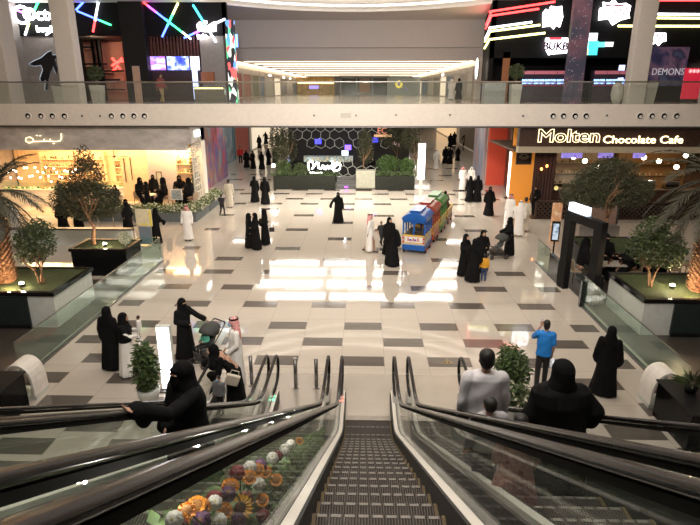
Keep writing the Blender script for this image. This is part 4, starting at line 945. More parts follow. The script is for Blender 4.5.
put('w', 445, 164, 1.70, 0, 'left one of the group in black walking in the right aisle')
put('wb', 450, 164.5, 1.66, 20, 'middle one of the group in black walking in the right aisle')
put('ww', 457.5, 161, 1.40, -10, 'short person in black at the right of the group in the right aisle')
put('w', 450, 147.5, 1.75, 0, 'distant person in black far down the right aisle, left of a pair')
put('wh', 454, 145.5, 1.75, 15, 'distant person in black far down the right aisle, right of a pair')
put('wv', 465, 146.5, 1.7, 0, 'distant person in black alone at the right of the right aisle')
put('m', 462, 190.5, 1.74, 10, 'man in white thobe with a pink checked headscarf behind the train')
put('mb', 470.3, 190, 1.70, -10, 'man in white thobe and white headscarf behind the train, next to the red wall side')
put('m', 188.8, 240.5, 1.72, 0, 'man in white thobe and red checked headscarf in front of the left cafe hedge')
put('wp', 157.5, 243.5, 1.68, 150, 'woman in black striding past the cream sign of the left cafe')
put('w', 129, 231.5, 1.66, 60, 'woman in black standing between the olive tree and the cream sign')
put('w', 64.5, 232, 1.66, 20, 'woman in black partly behind the left olive tree, left of a pair')
put('wb', 79, 228, 1.66, -20, 'woman in black partly behind the left olive tree, right of a pair')
put('mb', 17, 238, 1.74, 0, 'man in a white thobe at the left edge behind the palm fronds')
inst(PR['w'], (atY(155, 200, 31.9).x, 31.9, .5), R(10), 'woman in black standing beside the framed column of the left cafe', 'person', None, .98)
inst(PR['wb'], (atY(149, 200, 30.5).x, 30.3, .5), R(-60), 'woman in black standing at the left cafe terrace above the cream notice board', 'person', None, .9)
put('wh', 118, 212, 1.60, 0, 'waiter in black behind the counter of the left cafe')
# near left group
put('w', 114, 368, 1.70, 170, 'woman in a long black robe, back turned, nearest the left glass railing')
put('w', 602.5, 393.5, 1.72, 0, 'tmp')['label'] = 'woman in black walking on the right side of the floor, alone near the glass railing'
# ================================================================ NEAR FIGURES, STROLLERS
def local(pt, base, rz, sc, lift=0):
    v = Vector(pt) - Vector(base); v = Matrix.Rotation(-rz, 3, 'Z') @ v
    return V(v.x / sc[0], v.y / sc[1], v.z / sc[2])
def at_place(o, base, rz, sc, label, cat='person'):
    o.location = base; o.rotation_euler = (0, 0, rz); o.scale = sc; tag(o, label, cat); return o
# mother in a white skirt and black top
p = at(130, 374); ps = Pose(el={-1: V(-.25, -.10, 1.12), 1: V(.25, -.10, 1.12)}, wr={-1: V(-.05, -.28, 1.10), 1: V(.10, -.30, 1.20)})
o = body(ps, skin, .02); gown(o, ps, thobe_m, 'white_dress', vox=.02, cuff=.05, sleeve=.06); shirt(o, ps, abm, .02, 'black_top', bottom=.95, w=1.12); scarf(o, ps, scarfm, .018, False)
at_place(o, (p.x, p.y, 0), R(100), (.98, .98, .98), 'woman in a white dress and black top carrying a child, left of the tall bush')
q = Vector((p.x, p.y, 0)) + Matrix.Rotation(R(100), 3, 'Z') @ V(.02, -.36, .86)
ch = casual(Pose(kn={-1: V(-.14, -.14, .62), 1: V(.14, -.14, .62)}, an={-1: V(-.14, -.05, .35), 1: V(.14, -.05, .35)}), thobe_m, thobe_m, vox=.02)
at_place(ch, q, R(-80), (.42, .42, .42), 'small child dressed in white held in the arms of the woman in the white dress')
# woman reaching for the stroller
p = at(187, 357.5); ps = Pose(el={-1: V(-.30, -.16, 1.20), 1: V(.23, -.05, 1.12)}, wr={-1: V(-.33, -.42, 1.12), 1: V(.08, -.20, 1.06)})
base = Vector((p.x, p.y, 0)); tg = at(205, 312, 1.0); tg = Vector((base.x + .55, base.y + .05, 1.12)); rz = R(60)
w_ = local(tg, base, rz, (1, 1, 1)); ps = Pose(el={1: V(.23, -.04, 1.12), -1: V(-.24, 0, 1.12)}, wr={1: w_, -1: V(-.06, -.22, 1.05)}); ps.el[1] = (V(.18, 0, 1.38) + w_) / 2 + V(.02, .0, -.05)
o = woman(ps, vox=.018, cuff=.08, niqab=True); at_place(o, base, rz, (1, 1, 1.0), 'woman in black reaching out to the hood of the grey stroller on the left')
# man in white thobe with mask
p = at(238, 384); ps = Pose(wr={-1: V(-.16, -.20, .90), 1: V(.16, -.20, .90)}, el={-1: V(-.25, .0, 1.10), 1: V(.25, .0, 1.10)})
o = sheikh(ps, ghm, vox=.016); m = M(); m.ell(P0.head + V(0, -.09, -.03), (.055, .04, .045), 12, 8); m.build('face_mask', maskm, o, smooth=True)
at_place(o, (p.x, p.y, 0), R(-70), (1.03, 1.03, 1.04), 'man in white thobe, red checked headscarf and blue face mask beside the stroller')
# woman bending with a cream bag
p = at(236, 402); ps = Pose(lean=V(0, -.34, -.14), head=V(0, -.08, 1.54), el={-1: V(-.30, -.42, 1.04), 1: V(.25, -.34, .92)}, wr={-1: V(-.34, -.66, .92), 1: V(.10, -.52, .84)})
o = woman(ps, vox=.016, niqab=False, cuff=.09); at_place(o, (p.x, p.y, 0), R(-75), (1.05, 1.0, .98), 'woman in black bending forward with a cream handbag at the foot of the left rails')
m = M(); m.box(-.15, -.045, 0, .15, .045, .26); b = m.build('handbag', pm('cream_bag', (.62, .55, .45), .5), bevel=.02); m = M(); m.tube([(-.1, 0, .26), (-.08, 0, .38), (.08, 0, .38), (.1, 0, .26)], .01, 6); m.build('strap', pm('cream_bag', (.6, .5, .4)), b)
place(b, (p.x + .02, p.y - .42, .70), R(10), 'cream white handbag carried by the bending woman', 'handbag'); b.rotation_euler = (R(8), R(20), R(10))
p = at(221, 414); o = casual(P0, pm('grey_tee', (.15, .15, .16), .8), tr_bl, vox=.02); m = M(); m.ell(P0.head + V(0, -.09, -.03), (.058, .04, .05), 12, 8); m.build('face_mask', maskm, o, smooth=True)
at_place(o, (p.x, p.y, 0), R(-20), (.56, .56, .56), 'small child with dark hair and a blue face mask in front of the bending woman')
# blue shirt
p = at(539.5, 389); ps = Pose(el={-1: V(-.24, .02, 1.10), 1: V(.30, -.16, 1.20)}, wr={-1: V(-.22, -.10, .88), 1: V(.13, -.20, 1.47)}, kn={-1: V(-.10, -.10, .49), 1: V(.10, .0, .48)}, an={-1: V(-.10, -.12, .09), 1: V(.10, .14, .10)})
o = casual(ps, pm('blue_shirt', (.01, .20, .62), .7), tr_bl, short=True, vox=.014, det=True, sk=skin); at_place(o, (p.x, p.y, 0), R(165), (.90, .95, 1.06), 'man in a bright blue t-shirt and black trousers holding a phone up to his face')
q = Matrix.Rotation(R(165), 3, 'Z') @ V(.09, -.25, 1.58) * 1.05
m = M(); m.box(-.035, -.004, -.07, .035, .004, .07); b = m.build('phone', pm('phone_white', (.6, .6, .6), .3), bevel=.003); place(b, (p.x + q.x, p.y + q.y, q.z), R(140), 'white mobile phone held up by the man in the blue t-shirt', 'phone')
# right walking woman gets a stride of her own
x = [c for c in COL.objects if c.get('label', '').startswith('woman in black walking on the right side of the floor')][0]; x.rotation_euler[2] = R(150)
# ---- people on the escalators
def rider(build, X, Y, rz, sc, label):
    base = V(X, Y, zs(Y)); o = build(base, R(rz), sc); return at_place(o, base, R(rz), sc, label)
def big_left(base, rz, sc):
    hx = -2.02; hy = at(125, 410, 0); d = ray(127, 411); t_ = (hx) / d.x; h = EYE + d * t_; h.z = zs(h.y) + .93 + .04; w_ = local(h, base, rz, sc)
    s = V(.18, 0, 1.38); el = (s + w_) / 2 + V(.03, .02, -.17); ps = Pose(el={1: el, -1: V(-.25, -.03, 1.10)}, wr={1: w_ + (el - w_).normalized() * .08, -1: V(-.02, -.22, 1.02)}, head=V(.01, -.02, 1.575))
    w0 = w_ + (el - w_).normalized() * .08; ps.wr = {1: w0, -1: V(.02, -.27, 1.0)}
    return woman(ps, vox=.012, det=True, cuff=.095, sleeve=.075, width=1.22)
rider(big_left, -1.80, 4.9, -40, (.98, .98, .87), 'woman in a black robe and face veil with one hand on the left escalator rail')
def man_white(base, rz, sc):
    return casual(Pose(), pm('white_shirt', (.70, .68, .70), .75), pm('grey_trousers', (.10, .10, .11), .8), vox=.012, det=True, bottom=.70, w=1.06, sk=skin)
rider(man_white, 1.33, 5.35, 180, (.97, .97, 1.0), 'man in a white shirt riding down the right escalator, seen from behind')
def boy(base, rz, sc): return casual(Pose(), pm('grey_shirt', (.35, .34, .36), .8), tr_bl, vox=.016, det=True, sk=skin)
rider(boy, 1.24, 4.72, 190, (.76, .76, .66), 'boy with dark hair standing behind the man in the white shirt on the escalator')
def girl(base, rz, sc):
    ps = Pose(); o = body(ps, skin, .018); gown(o, ps, picture('pink_print', [(.45, .12, .12), (.65, .35, .30), (.3, .05, .07)], 14), 'pink_dress', vox=.018, sleeve=.06, cuff=.05, hemw=.34, hemd=.26); hair(o, ps); return reg(o)
rider(girl, 1.30, 3.95, 175, (.68, .68, .575), 'girl in a pink patterned dress standing beside the woman in black on the right escalator')
def big_right(base, rz, sc):
    d = ray(600, 412); h = EYE + d * (2.29 / d.x); h.z = zs(h.y) + .975; w_ = local(h, base, rz, sc); s = V(-.18, 0, 1.38); el = (s + w_) / 2 + V(-.05, .02, -.12)
    w0 = w_ + (el - w_).normalized() * .09; ps = Pose(el={-1: el, 1: V(.26, .0, 1.08)}, wr={-1: w0, 1: V(.26, -.10, .84)})
    return woman(ps, vox=.012, det=True, cuff=.11, sleeve=.10, width=1.38)
rider(big_right, 1.90, 4.7, 185, (1.0, 1.0, .89), 'woman in black robe and headscarf seen from behind on the right escalator')
# ---- strollers
hoodm = pm('stroller_grey', (.05, .053, .05), .8); frm = pm('stroller_frame', (.02, .02, .02), .3)
def stroller(loc, rz, label, hood=True):
    r = empty('stroller', loc, rz, label, 'stroller')
    for x in (-.24, .24):
        for y, rad in ((-.34, .09), (.30, .12)):
            m = M(); m.tube([V(x, y + rad * .8 * math.cos(a * .5236), rad + rad * .8 * math.sin(a * .5236)) for a in range(12)], rad * .2, 6, closed=True); m.disc((x, y, rad), rad * .3, .05, 'X', 8)
            for a in range(3): m.tube([V(x, y - rad * .8 * math.cos(a * 1.05), rad - rad * .8 * math.sin(a * 1.05)), V(x, y + rad * .8 * math.cos(a * 1.05), rad + rad * .8 * math.sin(a * 1.05))], .006, 4)
            m.build('wheel', frm, r)
    m = M()
    for x in (-.24, .24): m.tube([(x, -.34, .09), (x, .02, .52), (x, .46, 1.0)], .014, 6); m.tube([(x, .30, .12), (x, -.05, .55)], .013, 6)
    m.tube([(-.24, -.05, .53), (.24, -.05, .53)], .012, 6); m.tube([(-.24, .3, .12), (.24, .3, .12)], .012, 6); m.tube([(-.24, -.34, .14), (.24, -.34, .14)], .012, 6); m.build('frame', frm, r, smooth=True)
    m = M(); m.tube([(-.24, .46, 1.0), (-.2, .5, 1.03), (.2, .5, 1.03), (.24, .46, 1.0)], .019, 7); m.build('handle', rubber, r, smooth=True)
    m = M(); m.rbox((0, -.08, .46), (.40, .36, .04), rx=R(-8)); m.rbox((0, .13, .68), (.40, .04, .46), rx=R(-25)); m.rbox((0, -.30, .26), (.30, .03, .30), rx=R(15)); m.build('seat', hoodm, r, bevel=.012)
    m = M(); rs = []
    for k in range(7):
        a = R(20 + 20 * k); rs.append([V(.22 * math.cos(R(180 * j / 8)), .16 - .34 * math.cos(a) * (.3 + .7 * math.sin(R(180 * j / 8))), .78 + .30 * math.sin(a) * math.sin(R(180 * j / 8)) ** .5) for j in range(9)])
    vs = [p for q in rs for p in q]; m.add(vs, [(i * 9 + j, i * 9 + j + 1, (i + 1) * 9 + j + 1, (i + 1) * 9 + j) for i in range(6) for j in range(8)]); h = m.build('hood', hoodm, r, smooth=True); s = h.modifiers.new('t', 'SOLIDIFY'); s.thickness = .01
    m = M(); m.box(-.2, -.22, .16, .2, .24, .30); m.build('basket', frm, r); return r
p = at(208, 362); stroller((p.x, p.y, 0), R(-35), 'grey hooded stroller with a toddler in it at the left of the concourse')
o = casual(Pose(kn={-1: V(-.12, -.40, .52), 1: V(.12, -.40, .52)}, an={-1: V(-.12, -.46, .16), 1: V(.12, -.46, .16)}, hip=.52, lean=V(0, -.0, -.38), el={-1: V(-.24, -.08, .76), 1: V(.24, -.08, .76)}, wr={-1: V(-.1, -.32, .76), 1: V(.1, -.32, .76)}), pm('green_top', (.08, .35, .25), .8), tr_bl, vox=.022)
o2 = o; x_ = [c for c in o.children]
at_place(o, (p.x, p.y, .24), R(-35), (.55, .55, .55), 'toddler in a green top sitting in the grey stroller')
p = at(497, 258); stroller((p.x, p.y, 0), R(-80), 'dark stroller pushed by the woman in black at the right of the concourse')
# ================================================================ LEFT CAFE
def pxbox(x0, y0, x1, y1, Y, d, name, mats, parent=None, bevel=0, mi=None):
    """a real box at depth Y whose face spans the given picture rectangle"""
    a = atY(x0, y0, Y); b = atY(x1, y1, Y); m = M(); m.box(a.x, Y, b.z, b.x, Y + d, a.z, mi); return m.build(name, mats, parent, bevel=bevel)
def fit_text(o, w):
    xs = [v.co.x for v in o.data.vertices]; o.scale = (w / (max(xs) - min(xs)), 1, 1); return o
wcafe = pm('cafe_warm_wall', (.72, .53, .32), .6, var=.12, scale=1.5); wpier = pm('cafe_pier', (.58, .50, .44), .55, var=.05)
whitecafe = pm('cafe_white', (.70, .66, .58), .5, var=.05); gold = em('gold_neon', (1, .80, .46), 2.6)
cz = 3.75
m = M(); m.box(-24, 30.3, cz, -9.75, 30.8, 5.0); m.box(-9.75, 30.3, 4.1, -9.45, 33.0, 5.0); st(m, 'wall_left_cafe_band', marble)
m = M(); m.box(-16, 29.8, 0, -9.78, 32.38, .5); st(m, 'floor_left_cafe_terrace', pm('terrace_stone', (.34, .30, .25), .4))
m = M(); m.box(-23.5, 30.8, cz, -9.86, 32.28, cz + .1); m.box(-23.5, 32.28, cz, -11.5, 36.7, cz + .1); st(m, 'ceiling_left_cafe', pm('cafe_ceiling', (.75, .6, .42), .7))
m = M(); m.box(-23.5, 36.8, 0, -11.5, 37.0, 5.0); st(m, 'wall_left_cafe_back', wcafe)
a = atY(148, 170, 32.4).x; b = atY(176, 170, 32.4).x
m = M(); m.box(a, 32.4, 0, b, 33.3, cz + .4); st(m, 'wall_left_cafe_pier', wpier)
m = M(); m.box(-9.85, 32.3, 0, -9.45, 33.0, 5.0); m.box(-11.5, 33.0, 0, -9.5, 33.12, 5.0); st(m, 'wall_left_cafe_corner', whitecafe)
area_lamp('cafe_lamp_left', (-16.5, 33.8, cz - .1), (0, 0, 0), 10, 4.5, 1500, (1, .64, .32)); area_lamp('cafe_lamp_corner', (-10.7, 32, cz - .05), (0, 0, 0), 1.6, 1.6, 160, (1, .60, .27))
def strokes(name, paths, Y, mat, r, parent=None):
    mm = M()
    for p in paths: mm.tube([atY(x, y, Y) for x, y in p], r, 6)
    return mm.build(name, mat, parent, smooth=True)
o = strokes('cafe_sign', [[(61, 133.5), (61.5, 138), (60, 141), (55, 141.5), (50, 141.3), (45, 141.3), (38, 141.5), (33, 141.5)], [(33, 141.5), (29, 143), (25.5, 141), (26, 138), (30, 137), (33, 139), (33, 141.5)], [(50, 141), (50.3, 138.8)], [(44, 141), (44.3, 139)], [(36, 135.5), (37.6, 135.5)], [(39.5, 135.7), (41, 135.7)], [(53, 143.5), (54.4, 143.5)]], 30.22, gold, .021)
tag(o, 'golden cursive cafe sign on the grey marble band at the left', 'sign')
o = text('HEN', 'corner_sign', em('sign_cool', (.9, 1, .95), 4), .5, (-9.43, 31.6, 4.55), rz=R(90), ext=.03); tag(o, 'small white glowing letters on the corner band of the left cafe', 'sign')
# interior
def shelf(name, x0, x1, Y, z0, z1, n, label, mat, cols, dens=.16, hmax=.24):
    r = empty(name, ((x0 + x1) / 2, Y, z0), 0, label, 'shelf'); w = (x1 - x0) / 2; m = M(); m.box(-w, .3, 0, w, .34, z1 - z0); m.box(-w, 0, 0, -w + .04, .3, z1 - z0); m.box(w - .04, 0, 0, w, .3, z1 - z0); m.build('back_panel', mat, r)
    rn = random.Random(int(Y * 10 + x0 * 7)); k_ = (z1 - z0) / n
    for i in range(n):
        m = M(); m.box(-w, 0, i * k_, w, .3, i * k_ + .04); m.build('shelf_board', mat, r)
    m = M()
    for i in range(n):
        x = -w + .15
        while x < w - .15:
            h = rn.uniform(.08, min(hmax, k_ - .08)); c = rn.randrange(len(cols)); m.cyl((x, .14, i * k_ + .04), rn.uniform(.03, .06), h, 8, mi=c); x += dens * rn.uniform(.8, 1.6)
    o = m.build('jars', cols, r); o['kind'] = 'stuff'; return r
jc = [pm('jar_amber', (.5, .25, .08), .3), pm('jar_cream', (.7, .62, .45), .4), pm('jar_brown', (.12, .06, .03), .4), pm('jar_green', (.1, .2, .08), .4)]
shelf('wall_shelf', -21.5, -17.2, 36.3, 1.0, 3.0, 4, 'long jar-filled wall shelf at the far left of the left cafe', wcafe, jc)
shelf('wall_shelf', -16.6, -13.2, 36.3, 1.0, 2.9, 4, 'jar-filled wall shelf behind the counter of the left cafe', wcafe, jc)
shelf('wall_shelf', -11.3, -9.9, 32.6, .6, 3.2, 5, 'narrow crowded shelf in the corner doorway of the left cafe', wcafe, jc, .12)
def counter(name, x0, x1, y0, y1, h, label, mat, top, cols=None, glassy=False):
    r = empty(name, ((x0 + x1) / 2, (y0 + y1) / 2, 0), 0, label, 'counter'); w, d = (x1 - x0) / 2, (y1 - y0) / 2
    m = M(); m.box(-w + .05, -d + .05, 0, w - .05, d, h - .05); m.build('body', mat, r); m = M(); m.box(-w, -d, h - .05, w, d, h); m.build('worktop', top, r)
    if glassy: m = M(); m.box(-w + .1, -d + .02, h, w - .1, -d + .04, h + .4); m.box(-w + .1, -d + .02, h + .4, w - .1, d - .2, h + .42); m.build('glass_cover', gl_rail, r)
    if cols:
        rn = random.Random(3); m = M(); x = -w + .2
        while x < w - .2: m.ell((x, rn.uniform(-d * .4, d * .3), h + .06), (.09, .09, .07), 8, 5, mi=rn.randrange(len(cols))); x += .22
        o = m.build('pastries', cols, r); o['kind'] = 'stuff'
    return r
counter('service_counter', -17.5, -12.4, 33.6, 34.4, 1.1, 'pale glass-fronted pastry counter inside the left cafe', whitecafe, pm('ctop', (.8, .72, .6), .3), jc, True)
counter('service_counter', -22.5, -18.3, 33.2, 34.0, 1.05, 'pale counter at the far left inside the left cafe', whitecafe, pm('ctop', (.8, .72, .6), .3), jc, True)
bulb = em('bulb_warm', (1, .80, .5), 14); rn = random.Random(8)
for k in range(26):
    px = 8 + k * 2.7; py = 174 + 6 * math.sin(k * 1.7) + rn.uniform(-3, 3); p = atY(px, py, 32.6 + rn.uniform(-.6, .8)); mm = M(); mm.ell((0, 0, 0), (.05, .05, .06), 8, 6); o = mm.build('festoon_bulb', bulb, loc=p, smooth=True)
    w_ = M(); w_.tube([(0, 0, .05), (0, 0, .12)], .02, 6); w_.tube([(0, 0, .12), (0, 0, cz - p.z - .02)], .004, 4); w_.build('cord', blackm, o); tag(o, 'small warm bulb hanging in the cluster of lights inside the left cafe', 'light bulb', 'cluster of hanging bulbs in the left cafe')
def pendant(p, top, r_, lab, mat, group=None, name='pendant_lamp'):
    r = empty(name, p, 0, lab, 'pendant lamp', group); m = M(); m.ell((0, 0, 0), (r_, r_, r_), 14, 10); m.build('globe', mat, r, smooth=True); m = M(); m.tube([(0, 0, r_), (0, 0, top - p[2])], .01, 5); m.build('cord', blackm, r); m = M(); m.cyl((0, 0, r_ * .9), r_ * .3, .06, 10); m.build('cap', steeld, r); return r
for px, py, lab in ((182, 147.5, 'upper round lamp in the doorway of the left cafe'), (181.5, 156, 'lower left round lamp in the doorway of the left cafe'), (187, 156.5, 'lower right round lamp in the doorway of the left cafe')): pendant(atY(px, py, 33), 4.3 if py < 150 else cz, .13, lab, bulb)
for px, py, lab in ((114, 156.5, 'ceiling fan in the left cafe, near the pier'), (49, 147, 'ceiling fan at the far left of the left cafe')):
    p = atY(px, py, 33.2); r = empty('ceiling_fan', p, 0, lab, 'ceiling fan'); m = M(); m.tube([(0, 0, 0), (0, 0, cz - p.z)], .02, 6); m.build('rod', blackm, r); m = M(); m.ell((0, 0, 0), (.12, .12, .07), 12, 8); m.build('motor', blackm, r)
    for k in range(4): m = M(); m.rbox((.45 * math.cos(k * 1.571), .45 * math.sin(k * 1.571), 0), (.75, .12, .015), rz=k * 1.571, rx=R(8)); m.build('blade', pm('fan_blade', (.12, .06, .03), .5), r)
def picture_frame(px0, py0, px1, py1, Y, lab, art, fr):
    a = atY(px0, py0, Y); b = atY(px1, py1, Y); w, h = abs(b.x - a.x) / 2, abs(a.z - b.z) / 2; r = empty('picture_frame', ((a.x + b.x) / 2, Y, (a.z + b.z) / 2), 0, lab, 'picture'); t = .04
    m = M(); m.box(-w, -.03, -h, w, 0, -h + t); m.box(-w, -.03, h - t, w, 0, h); m.box(-w, -.03, -h + t, -w + t, 0, h - t); m.box(w - t, -.03, -h + t, w, 0, h - t); m.build('frame', fr, r); m = M(); m.box(-w + t, -.012, -h + t, w - t, 0, h - t); m.build('print', art, r)
art = picture('art_print', [(.3, .4, .2), (.7, .65, .5), (.45, .3, .2)], 6); frm2 = pm('frame_brown', (.12, .09, .05), .4)
picture_frame(156, 171.5, 163, 186, 32.36, 'framed print hanging on the front of the cafe pier', art, frm2)
picture_frame(123, 158, 127, 182, 33.5, 'tall framed print on the inner wall of the left cafe, left of a pair', art, frm2); picture_frame(129.5, 157, 133, 180, 33.5, 'tall framed print on the inner wall of the left cafe, right of a pair', art, frm2)
a = atY(120, 160, 33.52).x; b = atY(147, 160, 33.52).x; m = M(); m.box(a, 33.52, 0, b, 33.7, cz); st(m, 'wall_left_cafe_inner', pm('inner_wall', (.6, .45, .28), .6))
# lattice screen and hedge
r = empty('lattice_screen', (-9.6, 31.5, 0), 0, 'white lattice screen covered with green leaves at the corner of the left cafe', 'screen'); m = M()
for k in range(4): m.box(-.04, -.6 + .4 * k - .03, .9, .04, -.6 + .4 * k + .03, 4.0)
for k in range(9): m.box(-.04, -.6, .9 + .3875 * k - .03, .04, .6, .9 + .3875 * k + .03)
m.build('lattice', whitecafe, r); leaves('leaves', leaf_b, [((-.12, -.3, 2.5), (.08, .3, 1.4)), ((-.12, .3, 2.3), (.08, .3, 1.3))], 500, .16, r, 5, .5); m = M(); m.box(-.1, -.65, 0, .1, .65, .9); m.build('base', whitecafe, r)
hedge_mats = [pm('hedge_leaf', (.10, .15, .04), .5, var=.4, scale=12), petal_w]; pg = pm('planter_grey', (.115, .13, .135), .5)
def hedge(x0, y0, x1, y1, label, h=.52, hh=.5, n=2000, mats=None):
    r = empty('flower_planter', ((x0 + x1) / 2, (y0 + y1) / 2, 0), 0, label, 'planter'); a, b = (x1 - x0) / 2, (y1 - y0) / 2; m = M(); m.box(-a, -b, 0, a, b, h - .04); m.box(-a - .03, -b - .03, h - .04, a + .03, b + .03, h); m.build('box', pg, r)
    leaves('flowers', None, [((u * a * .8, v * b * .8, h + hh * .35), (a * .35 + .15, b * .35 + .12, hh * .55)) for u in (-1, -.33, .33, 1) for v in (-1, -.33, .33, 1)], n, .13, r, 7, .6, mats=mats or [hedge_mats[0], petal_w, petal_w, petal_w], hollow=0); return r
hedge(-12.6, 29.2, -9.75, 29.75, 'long grey planter of white flowers along the front of the left cafe terrace'); hedge(-9.7, 29.2, -9.15, 31.9, 'grey planter of white flowers round the corner of the left cafe'); hedge(-9.7, 32.1, -9.15, 34.6, 'grey planter of white flowers beside the aisle, farthest from the corner')
hedge(-15.6, 29.2, -12.9, 29.75, 'grey planter of white flowers behind the left olive tree')
def table(x, y, label, h=.74, top=None, r_=.4, leg=None):
    r = empty('cafe_table', (x, y, 0), 0, label, 'table'); m = M(); m.cyl((0, 0, h - .03), r_, .03, 20); m.build('tabletop', top or whitecafe, r); m = M(); m.cyl((0, 0, 0), .04, h - .03, 10); m.build('pedestal', leg or steeld, r); m = M(); m.cyl((0, 0, 0), .22, .02, 16); m.build('base', leg or steeld, r)
def chair_proto(mat, legm_):
    r = empty('cafe_chair'); r['category'] = 'chair'; m = M(); m.rbox((0, 0, .45), (.44, .44, .05)); m.build('seat', mat, r, bevel=.015); m = M(); m.rbox((0, .21, .68), (.44, .04, .42), rx=R(-8)); m.build('backrest', mat, r, bevel=.015)
    for x in (-.19, .19):
        for y in (-.19, .19): m = M(); m.tube([(x, y, .43), (x * 1.1, y * 1.1, 0)], .015, 6); m.build('leg', legm_, r)
    return reg(r)
CH = chair_proto(pm('chair_tan', (.35, .26, .17), .6), blackm)
for px, py, lab in ((150, 213, 'left round white table of the left cafe terrace'), (178, 211, 'right round white table of the left cafe terrace')): p = atY(px, 200, 30.7); table(p.x, 30.7, lab); TB = bpy.data.objects[[o.name for o in COL.objects if o.get('label') == lab][0]]; TB.location.z = .5
p1 = atY(166, 200, 30.9); p1.z = .5; inst(PR['sit'], (p1.x, p1.y, .5), R(-70), 'woman in black seated left of the right terrace table of the left cafe', 'person', None, 1.28); inst(CH, (p1.x - .1, p1.y + .05, .5), R(-70), 'tan chair under the seated woman left of the right terrace table', 'chair', 'terrace chairs')
p1 = atY(181, 200, 31.8); p1.z = .5; inst(PR['sit'], (p1.x, p1.y, .5), R(20), 'woman in black seated facing the concourse behind the right terrace table', 'person', None, 1.28); inst(CH, (p1.x, p1.y + .1, .5), R(20), 'tan chair under the woman seated behind the right terrace table', 'chair', 'terrace chairs')
p1 = atY(191, 200, 30.6); p1.z = .5; inst(PR['sit'], (p1.x, p1.y, .5), R(-110), 'woman in black seated at the corner beside the lattice screen', 'person', None, 1.30); inst(CH, (p1.x + .1, p1.y, .5), R(-110), 'tan chair under the woman seated beside the lattice screen', 'chair', 'terrace chairs')
p1 = atY(141, 200, 30.9); p1.z = .5; inst(PR['sit'], (p1.x, p1.y, .5), R(60), 'woman in black seated at the left terrace table of the left cafe', 'person', None, 1.28); inst(CH, (p1.x - .1, p1.y + .05, .5), R(60), 'tan chair under the woman seated at the left terrace table', 'chair', 'terrace chairs')
p = atY(177, 200, 30.1); r = empty('menu_stand', (p.x, 30.1, .5), 0, 'small white framed menu stand behind the terrace hedge', 'stand'); m = M(); m.box(-.33, -.02, .55, .33, .02, 1.15); m.build('board', whitecafe, r); m = M(); m.box(-.27, -.03, .6, .27, -.02, 1.1); m.build('print', picture('menu_pic', [(.15, .18, .12), (.4, .42, .4), (.1, .2, .3)], 9), r); m = M(); m.tube([(-.28, 0, 0), (-.28, 0, .55)], .02, 6); m.tube([(.28, 0, 0), (.28, 0, .55)], .02, 6); m.build('legs', steeld, r)
# cream notice stand (its code is left out)
p = at(147, 246); r = empty('notice_stand', (p.x, p.y, 0), R(-8), 'cream and yellow notice board on a post in front of the left cafe, blank', 'notice board'); m = M(); m.box(-.40, -.03, .95, .40, .03, 1.75); m.build('board', pm('cream_board', (.68, .60, .42), .5), r, bevel=.03)
m = M(); m.box(.28, -.036, .97, .395, -.03, 1.7); m.box(-.2, -.036, 1.0, .2, -.03, 1.08); m.build('yellow_stripe', pm('yel_stripe', (.75, .62, .12), .5), r); m = M(); m.box(-.28, -.02, .1, .28, .02, .92); m.build('lower_panel', pm('blue_grey_panel', (.16, .20, .25), .4), r); m = M(); m.tube([(-.3, 0, 0), (-.3, 0, .95)], .02, 6); m.tube([(.3, 0, 0), (.3, 0, .95)], .02, 6); m.box(-.35, -.2, 0, .35, .2, .03); m.build('post', steel, r)
# rope barrier posts by the cream stand, white round topiary with lights
for k, (px, py) in enumerate(((115, 232), (134, 226), (75, 236), (100, 233))):
    p = at(px, py); r = empty('barrier_post', (p.x, p.y, 0), 0, ['thin chrome barrier post right of the olive tree', 'thin chrome barrier post behind the cream notice board', 'thin chrome barrier post left of the olive tree trunk', 'thin chrome barrier post just right of the olive tree trunk'][k], 'barrier post'); m = M(); m.tube([(0, 0, .02), (0, 0, 1.0)], .025, 8); m.build('pole', chrome, r); m = M(); m.cyl((0, 0, 0), .16, .02, 14); m.build('base', chrome, r); m = M(); m.ell((0, 0, 1.02), (.04, .04, .03), 8, 6); m.build('finial', chrome, r)
p = at(129, 272); r = empty('round_notice_stand', (p.x, p.y, 0), 0, 'round patterned disc on a thin stand at the corner of the black planter', 'stand'); m = M(); m.disc((0, 0, 1.4), .26, .05, 'Y', 24); m.build('disc', picture('disc_pic', [(.45, .42, .3), (.15, .18, .12), (.6, .6, .5)], 14), r); m = M(); m.tube([(0, 0, .02), (0, 0, 1.15)], .02, 6); m.build('pole', steel, r); m = M(); m.cyl((0, 0, 0), .18, .02, 14); m.build('base', steel, r)
r = empty('low_wall', (-13.6, 24.4, 0), 0, 'low cream wall with dark coping behind the left planters', 'low wall'); m = M(); m.box(-4.6, -.12, 0, 2.9, .12, .75); m.build('body', potw, r); m = M(); m.box(-4.65, -.16, .75, 2.95, .16, .82); m.build('coping', steeld, r)
